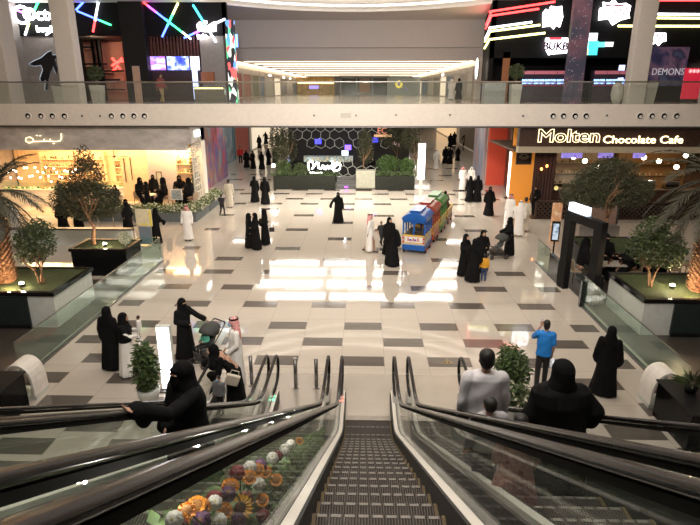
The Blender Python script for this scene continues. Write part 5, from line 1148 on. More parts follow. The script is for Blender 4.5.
# ================================================================ RIGHT CAFE
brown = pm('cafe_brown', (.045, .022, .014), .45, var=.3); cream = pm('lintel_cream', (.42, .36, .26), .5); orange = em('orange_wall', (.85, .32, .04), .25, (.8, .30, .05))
xl = atY(519, 140, 30.3).x
m = M(); m.box(xl, 30.25, atY(600, 146.5, 30.25).z, 24, 30.7, 5.0); st(m, 'wall_right_cafe_band', brown)
m = M(); m.box(xl, 30.3, atY(600, 153, 30.3).z, 24, 30.75, atY(600, 146.5, 30.3).z); st(m, 'trim_lintel', cream)
czr = atY(600, 153, 30.3).z + .02
m = M(); m.box(xl - .1, 30.75, czr, 23.5, 37, czr + .1); st(m, 'ceiling_right_cafe', pm('rc_ceiling', (.06, .035, .02), .6))
m = M(); m.box(9.6, 36.8, 0, 23.5, 37, 5); st(m, 'wall_right_cafe_back', pm('rc_back', (.16, .085, .04), .5, var=.35, scale=2))
o = text('Molten', 'cafe_name_sign', gold, .92, (0, 0, 0), outline=.014, off=.02); c = atY(569, 136.5, 30.2); o.location = c; fit_text(o, atY(600, 136, 30.2).x - atY(538, 136, 30.2).x); tag(o, 'glowing outlined word Molten on the dark brown cafe band', 'sign')
o = text('Chocolate Cafe', 'cafe_name_sign', gold, .56, (0, 0, 0), ext=.02, off=.004); c = atY(643, 140, 30.2); o.location = c; fit_text(o, atY(683, 139, 30.2).x - atY(603, 139, 30.2).x); tag(o, 'glowing words Chocolate Cafe on the dark brown band at the right', 'sign')
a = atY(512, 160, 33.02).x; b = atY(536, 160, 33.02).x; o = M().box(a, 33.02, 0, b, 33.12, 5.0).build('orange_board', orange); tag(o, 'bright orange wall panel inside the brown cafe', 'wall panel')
picture_frame(517, 147, 531, 164.5, 33.0, 'dark square board with an oval emblem on the orange wall', pm('board_dark', (.03, .02, .015), .4), pm('board_rim', (.10, .07, .05), .4))
o = strokes('board_emblem', [[(519, 157), (522, 154.5), (526, 154.5), (529, 157), (526, 159), (522, 159), (519, 157)], [(520, 156.5), (524, 157.5), (528, 156.5)]], 32.95, pm('emb', (.45, .36, .25), .5), .02); tag(o, 'small oval emblem drawn on the dark square board', 'emblem')
for k, (x0, x1) in enumerate(((536, 543), (543.5, 552))):
    a = atY(x0, 150, 31.6); b = atY(x1, 203, 31.6); m = M(); n = 9
    m.rings([[V(a.x + (b.x - a.x) * j / n, 31.6 + .06 * (j % 2) + t_, z) for t_, js in ((0, range(n + 1)), (.1, range(n, -1, -1))) for j in js] for z in (0.0, czr)]); o = m.build('curtain', pm('curtain_brown', (.05, .02, .015), .8)); tag(o, 'dark brown pleated drape behind the amber lamps in the brown cafe, the %s one' % ('left' if k == 0 else 'right'), 'curtain')
for k, px in enumerate((541.5, 547)):
    p = atY(px, 169 - 3 * k, 31.4); r = empty('wall_lamp', p, 0, ['left', 'right'][k] + ' one of two small amber lamps in front of the dark drapes', 'lamp'); m = M(); m.ell((0, 0, 0), (.07, .07, .09), 10, 8); m.build('shade', em('amber_bulb', (1, .35, .08), 5), r); m = M(); m.tube([(0, 0, .08), (0, 0, czr - p.z)], .01, 5); m.build('cord', blackm, r)
gw = em('globe_white', (1, .90, .66), 7)
ln = ['first', 'second', 'third', 'fourth', 'fifth', 'sixth', 'seventh']
for k, (px, py) in enumerate(((573.6, 157), (585, 161), (597.5, 167), (644, 157.5), (659, 161), (676.5, 167), (686, 155.5))): pendant(atY(px, py, 32.5), czr, .14, ln[k] + ' glowing globe lamp counted from the left in the brown cafe', gw, 'globe lamps of the brown cafe')
for k, (x0, x1) in enumerate(((562, 582), (599, 613), (634, 645))):
    r = pxbox(x0, 150.5 + 2, x1, 158 + 0, 31.4, .08, 'hanging_screen', picture('tv_pic', [(.2, .1, .6), (.4, .3, .9), (.1, .15, .5)], 3, st=.7)); tag(r, ['left', 'middle', 'right'][k] + ' bluish screen hanging under the lintel of the brown cafe', 'screen')
shelf('wall_shelf', 11.2, 15.4, 35.8, 1.1, 3.1, 3, 'long bottle shelf on the back wall of the brown cafe', pm('shelf_pale', (.42, .36, .28), .5), jc, .22)
shelf('wall_shelf', 16.2, 20.5, 35.8, .9, 3.1, 3, 'bottle shelf at the right end of the brown cafe', pm('shelf_tan', (.35, .20, .08), .5), jc, .22)
counter('service_counter', 10.8, 20.5, 33.6, 34.3, 1.15, 'long dark serving counter of the brown cafe', brown, pm('rc_top', (.25, .18, .12), .3))
for k, px in enumerate((625, 648, 672)):
    p = atY(px, 178, 33.9); r = empty('coffee_machine', (p.x, 33.95, 1.15), 0, ['left', 'middle', 'right'][k] + ' steel coffee machine on the counter of the brown cafe', 'coffee machine'); m = M(); m.box(-.4, -.25, .08, .4, .25, .55); m.build('body', chrome, r, bevel=.04); m = M(); m.box(-.3, -.3, .3, .3, -.25, .42); m.build('group_head', steeld, r)
    for x in (-.2, .2): m = M(); m.tube([(x, -.28, .3), (x, -.42, .28)], .02, 6); m.build('handle', blackm, r)
    m = M(); m.box(-.38, -.23, 0, .38, .23, .08); m.build('base', blackm, r)
area_lamp('cafe_lamp_right', (15.5, 33.5, czr - .1), (0, 0, 0), 9, 4, 85, (1, .62, .30))
r = empty('wall_clock', atY(556, 188, 33.3), 0, 'small round yellow faced clock below the pendant lamps', 'clock'); m = M(); m.disc((0, 0, 0), .16, .06, 'Y', 20); m.build('rim', brown, r); m = M(); m.disc((0, -.035, 0), .13, .01, 'Y', 20); m.build('face', em('clock_face', (.8, .65, .25), .8), r)
m = M(); m.tube([(0, -.045, 0), (0, -.045, .09)], .008, 4); m.tube([(0, -.045, 0), (.06, -.045, .02)], .008, 4); m.build('hands', blackm, r)
# carved lattice partition and stools
def lattice_panel(x0, x1, Y, h, label):
    r = empty('carved_partition', ((x0 + x1) / 2, Y, 0), 0, label, 'partition'); w = (x1 - x0) / 2; m = M(); m.box(-w, -.03, 0, w, .03, .08); m.box(-w, -.03, h - .08, w, .03, h); m.box(-w, -.03, 0, -w + .08, .03, h); m.box(w - .08, -.03, 0, w, .03, h); m.build('frame', brown, r)
    m = M(); n = int(w * 2 / .26)
    for k in range(n):
        for j in range(int(h / .26)):
            c = V(-w + .18 + k * .26, 0, .2 + j * .26); m.tube([c + V(.1 * math.cos(a * .785), 0, .1 * math.sin(a * .785)) for a in range(8)], .018, 4, closed=True)
    m.build('lattice', pm('lattice_brown', (.10, .05, .03), .4), r); m = M(); m.box(-w + .08, .0, .08, w - .08, .02, h - .08); m.build('backing', blackm, r)
lattice_panel(9.55, 11.6, 30.4, 1.05, 'dark carved partition with ring lattice at the left entrance of the brown cafe'); lattice_panel(12.0, 22, 30.4, 1.0, 'long dark carved partition along the front of the brown cafe')
for k, (px, py) in enumerate(((523, 205), (529, 207))):
    p = at(px, py); r = empty('bar_chair', (p.x + .5, 32 + k * .7, 0), 0, ['left', 'right'][k] + ' dark high chair at the entrance of the brown cafe', 'chair'); m = M(); m.box(-.2, -.2, .7, .2, .2, .76); m.build('seat', blackm, r); m = M(); m.box(-.2, .17, .76, .2, .2, 1.3); m.build('backrest', blackm, r)
    for x in (-.17, .17):
        for y in (-.17, .17): m = M(); m.box(x - .02, y - .02, 0, x + .02, y + .02, .7); m.build('leg', blackm, r)
PW = inst(PR['w'], (10.4, 32.4, 0), R(10), 'person in dark clothes standing by the orange wall of the brown cafe', 'person', None, 1.0); inst(PR['wb'], (9.9, 31.7, 0), R(-30), 'person in dark clothes queueing at the entrance of the brown cafe', 'person', None, .97)
# ---- black gate and dining terrace on the right
g0, g1 = at(562, 287), at(590, 304); gd = (g1 - g0).normalized(); ga = math.atan2(gd.y, gd.x); GL = (g1 - g0).length
r = empty('entrance_gate', (g0.x, g0.y, 0), ga, 'black square entrance frame topped by a lit sign at the right terrace', 'gate')
m = M(); m.box(-.2, -.1, 0, .2, .12, 2.55); m.build('post', blackm, r); m = M(); m.box(GL - .2, -.1, 0, GL + .2, .12, 2.55); m.build('post', blackm, r); m = M(); m.box(-.2, -.1, 2.55, GL + .2, .12, 2.85); m.build('lintel', blackm, r)
sg = M(); sg.box(-.1, -.05, 2.86, .95, .12, 3.14); s_ = sg.build('sign_box', em('sign_white_cool', (.75, .85, 1), 2.2), r); t_ = text('FUEL', 'letters', em('sign_letter', (1, 1, 1), 12), .33, (.42, -.07, 3.0), ext=.015, parent=s_)
m = M(); q = at(552, 262); r = empty('panel_sign', (q.x, q.y, 0), R(-10), 'slim blue and white upright sign left of the black gate', 'sign'); m.box(-.16, -.04, .9, .16, .04, 1.75); m.build('frame', blackm, r); m = M(); m.box(-.11, -.05, .98, .11, -.04, 1.66); m.build('face', picture('sign_blue', [(.05, .12, .25), (.5, .6, .7), (.1, .2, .4)], 5, st=.5), r); m = M(); m.box(-.03, -.03, 0, .03, .03, .9); m.build('post', blackm, r)
q = at(558, 246); o = M().box(-.22, 0, 0, .22, .08, 1.9).build('menu_wall', picture('peach_menu', [(.7, .42, .25), (.5, .25, .12), (.75, .6, .45)], 2.5, st=.25), loc=(q.x, q.y + .6, 0)); tag(o, 'peach coloured menu panel standing behind the black gate', 'panel')
q = at(590, 256); r = empty('market_umbrella', (10.6, 24.3, 0), 0, 'pale pink panelled booth behind the right olive tree', 'booth'); m = M(); m.box(-.9, 0, 0, .9, .8, 1.1); m.build('counter', pm('booth_grey', (.25, .22, .2), .5), r); m = M(); m.box(-.9, .3, 1.1, -.8, .4, 2.2); m.build('post', steeld, r); m = M(); m.box(.8, .3, 1.1, .9, .4, 2.2); m.build('post', steeld, r); m = M(); m.box(-.8, .3, 1.1, .8, .36, 2.2); m.build('panel', pm('booth_pink', (.55, .38, .30), .6), r); r.name = 'booth'
dk = pm('terrace_black', (.012, .012, .012), .25)
for k, (y0, y1) in enumerate(((17.35, g1.y - .3), (g0.y + .35, 20.55))):
    m = M(); m.box(7.2, y0, 0, 7.34, y1, .9); o = m.build('terrace_wall', dk); tag(o, ['low black wall between the glass railing and the gate', 'low black wall beyond the gate, next to the short glass panel'][k], 'low wall')
m = M(); m.box(8.1, 17.9, 0, 8.2, 20.1, .85); o = m.build('terrace_screen', dk); tag(o, 'low black screen behind the gate beside the dining table', 'screen')
tt = at(607, 263, .75); r = empty('dining_table', (tt.x, tt.y, 0), 0, 'rectangular pale topped dining table set with glasses behind the black gate', 'table'); m = M(); m.box(-.6, -.35, .71, .6, .35, .75); m.build('tabletop', pm('table_pale', (.4, .36, .3), .4), r)
for x in (-.52, .52):
    for y in (-.28, .28): m = M(); m.box(x - .03, y - .03, 0, x + .03, y + .03, .71); m.build('leg', blackm, r)
rn = random.Random(9)
for k in range(5):
    m = M(); m.cyl((0, 0, 0), .035, .12, 10, .04); o = m.build('drinking_glass', pm('glass_brown', (.12, .05, .03), .2), loc=(tt.x - .45 + .22 * k, tt.y + rn.uniform(-.2, .2), .75)); tag(o, 'small dark drinking glass on the pale dining table', 'glass', 'glasses on the dining table')
for k, (dx, dy, rz, lab) in enumerate(((-.95, .0, 90, 'woman in black seated at the left end of the pale dining table'), (.95, .05, -90, 'person in dark clothes seated at the right end of the pale dining table'), (.15, .75, 0, 'person in black seated behind the pale dining table'))):
    inst(PR['sit'], (tt.x + dx, tt.y + dy, 0), R(rz), lab, 'person', None, 1.3); inst(CH, (tt.x + dx * 1.12, tt.y + dy * 1.12, 0), R(rz), 'tan chair under the ' + lab.split(' seated ')[0] + ' ' + ['at the left end', 'at the right end', 'behind the table'][k] + ' of the dining table', 'chair', 'dining chairs of the right terrace')
for k, (px, py) in enumerate(((655, 262), (672, 258))):
    p = at(px, py, .75); table(p.x, p.y, ['left', 'right'][k] + ' small round table in the dark beyond the right ficus tree', .74, None, .42)
    inst(CH, (p.x + .75, p.y + .1, 0), R(-90), 'tan chair right of the %s small table beyond the right ficus tree' % ['left', 'right'][k], 'chair', 'chairs in the dark terrace'); inst(PR['sit'], (p.x - .8, p.y + .1, 0), R(90), 'person in black sitting left of the %s small table beyond the ficus tree' % ['left', 'right'][k], 'person', None, 1.28)
    inst(CH, (p.x - .9, p.y + .1, 0), R(90), 'tan chair left of the %s small table beyond the right ficus tree' % ['left', 'right'][k], 'chair', 'chairs in the dark terrace')
# ================================================================ PLANT ISLAND KIOSK
hd_ = pm('hedge_dark', (.010, .012, .007), .8, var=.5, scale=14, bump=1, bscale=40)
IX0, IX1, IY = -6.65, 4.0, 39.6
def isl(x): return atY(x, 150, IY).x
def low_hedge(x0, x1, label):
    r = empty('hedge_planter', ((x0 + x1) / 2, IY + .4, 0), 0, label, 'planter'); w = (x1 - x0) / 2; m = M(); m.box(-w, -.4, 0, w, .4, .95); m.build('box', hd_, r, bevel=.04)
    leaves('foliage', hd_, [((u * w * .9, 0, 1.1), (w * .25, .38, .25)) for u in (-1, -.6, -.2, .2, .6, 1)], 900, .14, r, 3, .5, mats=[leaf_b, leaf_g]); return r
low_hedge(isl(272), isl(335), 'long dark hedge planter at the left front of the plant island'); low_hedge(isl(376), isl(416), 'dark hedge planter at the right front of the plant island')
o = pxbox(356, 171, 375, 188.5, IY, .9, 'planter_block', pm('cream_block', (.36, .36, .29), .5), bevel=.02); tag(o, 'square cream block in the middle of the plant island front', 'block')
r = empty('counter_steps', (isl(346), IY + .3, 0), 0, 'dark grey stepped base with a small violet light at the island entrance', 'steps'); m = M()
for k in range(3): m.box(-.7, .0 + .25 * k, .0, .68, .25 * k + .25, .28 * (k + 1))
m.build('treads', pm('step_grey', (.10, .10, .10), .3), r); m = M(); m.box(-.12, -.03, .1, .12, 0, .2); m.build('violet_light', em('violet', (.4, .05, 1), 4), r)
r = empty('kiosk_counter', (isl(318), 43, 0), 0, 'dark kiosk counter with lit display cases behind the island hedge', 'counter'); m = M(); m.box(-3.2, 0, 0, 2.6, 1.0, 1.55); m.build('body', dk, r)
m = M(); m.box(-1.4, -.03, 1.6, 2.4, .6, 2.0); m.build('display_case', picture('display_pic', [(.05, .08, .09), (.4, .5, .5), (.03, .05, .05), (.5, .45, .3), (.02, .03, .03)], 3.5, st=.5, stretch=(1.5, 1, 1)), r)
m = M(); m.box(-2.9, -.05, 1.65, -2.5, 0, 2.05); m.build('screen', em('blue_scr', (.25, .4, 1), 4), r)
wn = em('white_neon', (1, .98, .92), 7)
o = strokes('script_sign', [[(309, 170), (308, 163), (312, 161), (314, 166), (312, 169), (317, 162.5), (319, 163), (318, 168), (321, 169)], [(321, 169), (322.5, 165.5), (324.5, 166), (324, 169), (326, 169.5), (327.5, 165.5), (328.8, 169), (330.3, 165.5), (331.5, 169)], [(331.5, 169), (333, 164.5), (337, 162.5), (340.5, 165), (339.5, 169.5), (336, 171), (333.5, 168.5), (336, 165.5), (340, 163)], [(310, 172.5), (316, 173), (322, 172.5)], [(332, 160.5), (334, 172.5)]], 42.9, wn, .055); tag(o, 'large white glowing handwritten sign on the front of the island kiosk', 'sign')
# honeycomb screen
def honey(x0, x1, z0, z1, Y, label, s=.42, seed=1):
    rn = random.Random(seed); m = M(); j = 0; z = z0
    while z < z1:
        x = x0 + (s * .87 if j % 2 else 0)
        while x < x1:
            if rn.random() < .72:
                P_ = [V(x + s * math.cos(R(60 * k + 30)) + .04 * math.sin(k * 3 + x), Y, z + s * math.sin(R(60 * k + 30))) for k in range(6)]; m.tube(P_, .028, 4, closed=True)
            x += s * 1.74
        z += s * 1.5; j += 1
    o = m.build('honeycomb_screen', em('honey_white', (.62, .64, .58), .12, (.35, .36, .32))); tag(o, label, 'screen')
honey(isl(283) * 1.1, isl(392) * 1.1, 2.9, 4.2, 44.2, 'pale honeycomb lattice above the kiosk counter in the plant island'); honey(isl(343) * 1.05, isl(386) * 1.05, 1.0, 2.0, 42.2, 'lower pale honeycomb lattice right of the handwritten sign', .4, 4)
m = M(); m.box(IX0 + .3, 47, 0, IX1 - .2, 47.2, 5.06); st(m, 'wall_island_back', pm('island_back', (.02, .018, .015), .6)); m = M(); m.box(IX0 + .2, 40.6, 4.75, IX1 - .2, 47, 5.05); st(m, 'ceiling_island', blackm)
for k, (px, py, c) in enumerate(((318, 141.5, 'deep blue'), (348, 147.5, 'violet blue'), (375, 140, 'dark blue'), (345, 153, 'pale white'), (396, 144, 'pinkish'))):
    cc = {'deep blue': (.05, .05, .8), 'violet blue': (.2, .1, .9), 'dark blue': (.03, .03, .35), 'pale white': (.7, .8, .9), 'pinkish': (.5, .3, .3)}[c]
    r = pxbox(px - 3.2, py - 2.5, px + 3.2, py + 2.5, 45.5, .08, 'kiosk_screen', em('kscr_' + c.replace(' ', '_'), cc, 2.5)); tag(r, c + ' small screen inside the island kiosk', 'screen')
o = text('EC', 'letters_sign', em('ec', (.6, .2, .12), 1.0), .62, atY(382, 131, 43), ext=.02); tag(o, 'faint red letters EC high in the plant island', 'sign')
r = pxbox(374, 134.5, 392, 137, 43, .05, 'small_lettering', em('ec2', (.6, .35, .18), .6)); tag(r, 'thin orange line of lettering under the red letters in the island', 'sign')
def itree(px, Y, h, rad, lab, mat, n=1400, sd=1, zc=None):
    X = atY(px, 150, Y).x; t = tree('island_tree', (X, Y, 0), lab, 'tree', [((0, 0, (zc or h * .7) ), (rad, rad * .8, h - (zc or h * .7))), ((rad * .4, 0, (zc or h * .7) * .85), (rad * .6, rad * .6, (h - (zc or h * .7)) * .7))], n, mat, .17, h * .45, .06, 1, sd, .45, 1)
itree(279, 40.8, 4.6, .75, 'dark tree at the left end of the plant island', leaf_o, 1800, 2, 3.2); itree(288, 42.5, 4.4, .7, 'second dark tree from the left end of the plant island', leaf_o, 1500, 3, 3.0); itree(365, 41.2, 4.3, .62, 'slender dark tree behind the cream block of the island', leaf_o, 1700, 4, 3.0)
itree(393, 43.5, 4.7, 1.3, 'broad dark tree at the right of the plant island', leaf_o, 2600, 5, 3.6); itree(410, 41.8, 4.7, .7, 'dark tree at the right end of the plant island', leaf_o, 1500, 6, 3.6)
def ibush(px, Y, z, rx, rz_, lab, mat, sd, n=700):
    X = atY(px, 150, Y).x; r = empty('island_bush', (X, Y, 0), 0, lab, 'bush'); m = M(); m.box(-rx * .7, -.25, 0, rx * .7, .25, z - rz_ * .8); m.build('pot', dk, r); leaves('foliage', mat, [((0, 0, z), (rx, .45, rz_))], n, .15, r, sd, .5)
gb = pm('bright_leaf', (.05, .10, .018), .5, var=.4, scale=12)
ibush(388, 40.8, 1.75, .85, .62, 'bright green rounded bush, left of two at the right of the island', gb, 3, 1300); ibush(408, 40.7, 1.65, .6, .55, 'bright green rounded bush at the right end of the island', gb, 4, 1000)
ibush(283, 40.9, 1.5, .6, .6, 'green bush at the left end of the island', leaf_b, 5, 900); ibush(300, 40.9, 1.35, .5, .4, 'low dark bush left of the handwritten sign', leaf_g, 6)
p = atY(273.5, 170, 39.4); pendant((p.x, 39.4, 1.75), 5.0, .14, 'warm lantern lamp at the left end of the plant island', bulb, None, 'lantern_lamp')
lamp('island_lamp', (-1.5, 42, 4.4), 25, (.8, .85, 1)); lamp('island_lamp_right', (2.2, 40.4, 4.0), 30, (1, .9, .7))
for k, px in enumerate((315, 335, 372)):
    inst(PR['wb' if k else 'wh'], (atY(px, 150, 45).x, 44.8, .1 if False else 0), R(10 * k), ['left', 'middle', 'right'][k] + ' dark figure working inside the island kiosk', 'person', None, 1.02)
# ================================================================ UPPER GALLERY SHOPS
UY = 40.0
frz = pm('frieze_black', (.008, .0075, .009), .6, spec=.15); greyp = pm('panel_warm_grey', (.33, .30, .28), .5)
a = atY(-30, 0, UY).x; b = atY(229, 60, UY).x; zf = atY(100, 36, UY).z
m = M(); m.box(a, UY, zf, b, UY + .4, 12.5); m.box(a, UY + .3, 6.12, b, UY + 6, 12.5) if False else None; st(m, 'wall_upper_left_frieze', frz)
m = M(); m.box(a, UY + 5, 6.12, b - 1.9, UY + 5.2, zf + .2); m.add([(b - .3, UY, 6.12), (b, UY, 6.12), (-12.05, 50, 6.12), (-12.35, 50, 6.12), (b - .3, UY, 12.5), (b, UY, 12.5), (-12.05, 50, 12.5), (-12.35, 50, 12.5)], [(0, 3, 2, 1), (4, 5, 6, 7), (0, 1, 5, 4), (1, 2, 6, 5), (2, 3, 7, 6), (3, 0, 4, 7)]); st(m, 'wall_upper_left_shop', pm('shop_dark', (.05, .035, .03), .6))
m = M(); m.box(a, UY + .4, zf, b - 1.9, UY + 5.2, zf + .15); st(m, 'ceiling_upper_left_shop', blackm)
def panel(x0, x1, y0, y1, Y, d, name, mat, lab, cat='wall panel'):
    o = pxbox(x0, y0, x1, y1, Y, d, name, mat); tag(o, lab, cat); return o
def span(x0, x1, Y, z0, z1, d, name, mat, lab, cat='wall panel'):
    m = M(); m.box(atY(x0, 60, Y).x, Y, z0, atY(x1, 60, Y).x, Y + d, z1); o = m.build(name, mat); tag(o, lab, cat); return o
span(17, 62, UY + .1, 6.12, zf, .2, 'grey_wall_panel', greyp, 'warm grey wall panel with the dark leaping figure, behind the left pillar')
span(0, 11, UY + .1, 6.12, zf, .2, 'grey_wall_panel', pm('slate', (.14, .135, .14), .5), 'slate grey wall panel at the far left of the upper gallery')
span(124, 147, UY - .5, 6.12, 12.5, .6, 'dark_pier', pm('dark_pier', (.016, .015, .016), .5, spec=.2), 'wide dark pier between the two upper left shop openings')
span(201, 227, UY + .05, 6.12, zf, .25, 'grey_wall_panel', pm('panel_grey2', (.24, .215, .205), .5), 'grey wall panel right of the upper screens')
span(98, 124, UY + 4.6, 6.12, zf, .2, 'terracotta_wall', pm('terra', (.50, .28, .19), .6), 'terracotta back wall of the upper left shop')
span(78, 97, UY + 4.6, 8.6, zf, .2, 'terracotta_wall', pm('terra', (.50, .28, .19), .6), 'upper terracotta strip behind the dark beams')
m = M(); rn = random.Random(2)
for k in range(12):
    x = rn.uniform(80, 112); y = rn.uniform(46, 92); p = atY(x, y, UY + 2.5)
    if k % 2: m.box(p.x - .08, UY + 2.4, 6.12, p.x + .08, UY + 2.6, zf)
    else: m.box(p.x - 1, UY + 2.4, p.z - .06, p.x + 1, UY + 2.6, p.z + .06)
o = m.build('climbing_frame', blackm); tag(o, 'dark scaffold of crossing beams inside the upper left shop', 'frame')
o = strokes('red_neon', [[(112, 58), (117, 64), (122, 58)], [(112, 66), (117, 62), (123, 61)], [(113, 71), (118, 66), (120, 69)]], UY + 3, em('red_neon_m', (1, .04, .03), 6), .09); tag(o, 'small red neon strokes glowing in the upper left shop', 'neon sign')
m = M()
for k in range(16): x = atY(148 + 3.3 * k, 40, UY + .3); m.box(x.x - .06, UY + .2, atY(150, 56, UY).z, x.x + .06, UY + .35, zf)
o = m.build('slatted_valance', pm('slat_red', (.10, .03, .025), .5)); tag(o, 'dark red slatted valance above the upper screens', 'valance')
panel(147, 165.5, 56.5, 70, UY + .2, .12, 'video_screen', picture('scr_pink', [(.75, .15, .5), (.15, .12, .7), (.85, .5, .75), (.3, .2, .8)], 1.2, st=2.2, stretch=(.6, 1, 1.6)), 'pink and violet video screen in the upper left arcade', 'screen')
panel(166.5, 189, 56.5, 70, UY + .2, .12, 'video_screen', picture('scr_blue', [(.02, .03, .35), (.05, .08, .8), (.5, .6, 1), (.05, .05, .5)], 1.4, st=2.2), 'blue video screen right of the pink one', 'screen')
panel(190, 199.5, 56.5, 70, UY + .2, .12, 'video_screen', em('scr_white', (.85, .85, 1), 2.5), 'small white video screen right of the blue one', 'screen')
span(191, 196, UY - .8, 6.3, atY(193, 69, UY - .8).z, .12, 'lit_board', em('lp_blue', (.55, .65, 1), 1.5), 'slim upright bluish light panel below the white screen', 'light panel')
panel(200.5, 214, 72, 83.5, UY - .3, .4, 'orange_cabinet', pm('orange_cab', (.30, .10, .04), .5), 'orange brown cabinet by the right end of the upper left shop', 'cabinet')
span(148, 200, UY + .6, 6.12, atY(150, 71, UY).z, .1, 'dark_entrance', pm('dark_ent', (.03, .012, .012), .6), 'dark entrance wall under the upper screens')
r = empty('glass_counter', (atY(209, 90, UY - 2).x, UY - 2, 6.12), 0, 'glass counter with a golden light strip near the end of the left shop', 'counter'); m = M(); m.box(-1, 0, 0, 1, .6, 1.0); m.build('body', pm('gc', (.18, .17, .14), .2), r); m = M(); m.box(-.95, -.03, .85, .95, 0, .93); m.build('light_strip', em('gcl', (1, .7, .3), 3), r)
o = span(131, 138, UY - 2.2, 6.12, 8.4, .1, 'leaning_board', pm('board_peach', (.45, .30, .22), .5), 'tall peach board standing in front of the dark pier', 'board')
# neon lines on the frieze
NC = {'r': (1, .05, .05), 'p': (.65, .08, .9), 'b': (.08, .15, 1), 'c': (.05, .7, .9), 'g': (.05, .85, .25), 'w': (.9, .95, 1), 'y': (.9, .85, .3)}
for k, (p0, p1, cs, lb) in enumerate((((12, 8), (28, 15), 'ppb', 'purple to blue neon tube left of the white lettering'), ((40, -2), (34, 11), 'gg', 'green neon tube touching the white lettering'), ((29, 23), (25, 35), 'yw', 'short yellow to white neon tube under the white lettering'),
        ((42, -1), (56, 4), 'bw', 'blue white neon tube at the top left of the frieze'), ((87, -2), (76, 10), 'bb', 'blue neon tube right behind the left pillar'), ((77, 11), (111, 25), 'bbg', 'blue to green neon tube right of the left pillar'), ((99, -2), (93, 32), 'wwr', 'white to red neon tube crossing the blue green one'),
        ((139, -1), (191, 39), 'rpbcgw', 'long rainbow neon tube crossing the middle of the frieze'), ((178, 3), (162, 37), 'ygb', 'green to blue neon tube crossing the rainbow one'), ((193, 5), (216, 42), 'ccw', 'cyan to white neon tube behind the second lettering'), ((225, 19), (184, 38), 'wrpb', 'red to purple neon tube behind the second lettering'), ((55, 28), (46, 35), 'ww', 'short white neon tube right under the white lettering'))):
    m = M(); mats = []; n = len(cs)
    for i, c in enumerate(cs):
        q0 = atY(p0[0] + (p1[0] - p0[0]) * i / n, p0[1] + (p1[1] - p0[1]) * i / n, UY - .1); q1 = atY(p0[0] + (p1[0] - p0[0]) * (i + 1) / n, p0[1] + (p1[1] - p0[1]) * (i + 1) / n, UY - .1); m.tube([q0, q1], .065, 6, mi=i); mats.append(em('neon_' + c, NC[c], 5))
    o = m.build('neon_tube', mats); tag(o, lb, 'neon tube', 'coloured neon tubes on the left frieze')
r = empty('shop_sign', atY(39, 18, UY - .3), 0, 'white glowing sign reading Octo bowling on the black frieze', 'sign'); s1 = em('sign_glow', (1, 1, .98), 9)
o = text('Octo', 'letters', s1, 1.1, (.1, 0, .2), ext=.04, parent=r, off=.02); o = text('bowling', 'small_letters', s1, .55, (.55, 0, -.7), ext=.04, parent=r, off=.01); m = M(); m.tube([V(-1.15 + .52 * math.cos(a * .3927), 0, .2 + .52 * math.sin(a * .3927)) for a in range(16)], .09, 6, closed=True); m.build('ring_emblem', s1, r)
r = empty('shop_sign', (0, 0, 0), 0, 'white glowing cursive sign at the right end of the left frieze', 'sign'); strokes('letters', [[(199, 30), (198, 25), (200, 22.5), (202, 26), (201, 31), (204, 31), (205, 25), (206, 31), (209, 31), (209.5, 26), (212, 24), (213, 27), (210, 28), (214, 31)], [(214.5, 22), (215, 31)], [(204, 22), (207, 22.5)], [(198, 34.5), (198.5, 38), (201, 37), (203, 35), (204, 38), (206, 35.5), (207, 38)]], UY - .2, s1, .09, r)
# dark leaping figure (wall relief)
m = M(); pts = [(48, 52), (51, 51), (52, 55), (57, 55), (58, 57), (54, 60), (57, 68), (56, 74), (53, 66), (50, 72), (48.5, 80), (47.5, 90), (45, 90), (45.5, 80), (41, 83), (40, 78), (43, 70), (41, 65), (34, 66), (29, 64), (34, 61), (41, 58)]
m.extrude([atY(x, y, UY) for x, y in pts], (0, .09, 0)); m2 = M(); m2.tube([atY(x, y, UY + .05) for x, y in pts], .03, 5, closed=True); o = m.build('figure_relief', pm('relief_black', (.01, .01, .012), .4)); tag(o, 'dark leaping figure relief with a pale outline on the grey wall', 'wall relief'); m2.build('outline', em('pale_outline', (.6, .7, .85), .6), o)
# art column at the end of the left shop
m = M(); m.box(-.27, -.27, 0, .27, .27, 5.2); o = m.build('art_column', picture('stained', [(.01, .01, .02), (.8, .1, .1), (.01, .01, .02), (.1, .3, .9), (.8, .8, .75), (.01, .01, .01), (.1, .6, .3)], 5, st=1.3, stretch=(1, 1, .4), kind='v'), loc=(atY(232, 60, UY - .5).x, UY - .5, 6.12)); tag(o, 'slender column covered in coloured glowing glass pieces at the end of the left shop', 'column')
o = M().box(-.12, 0, 0, .12, .1, .8).build('blue_lamp', em('blue_lamp_m', (.1, .25, 1), 6), loc=atY(236, 47, UY)); tag(o, 'small blue lamp beside the coloured glass column', 'lamp'); lamp('gallery_shop_glow', (atY(105, 60, UY + 2.5).x, UY + 1.2, 9.6), 130, (1, .62, .4), .2); lamp('blue_glow', atY(239, 45, UY - .3), 60, (.1, .25, 1), .2)
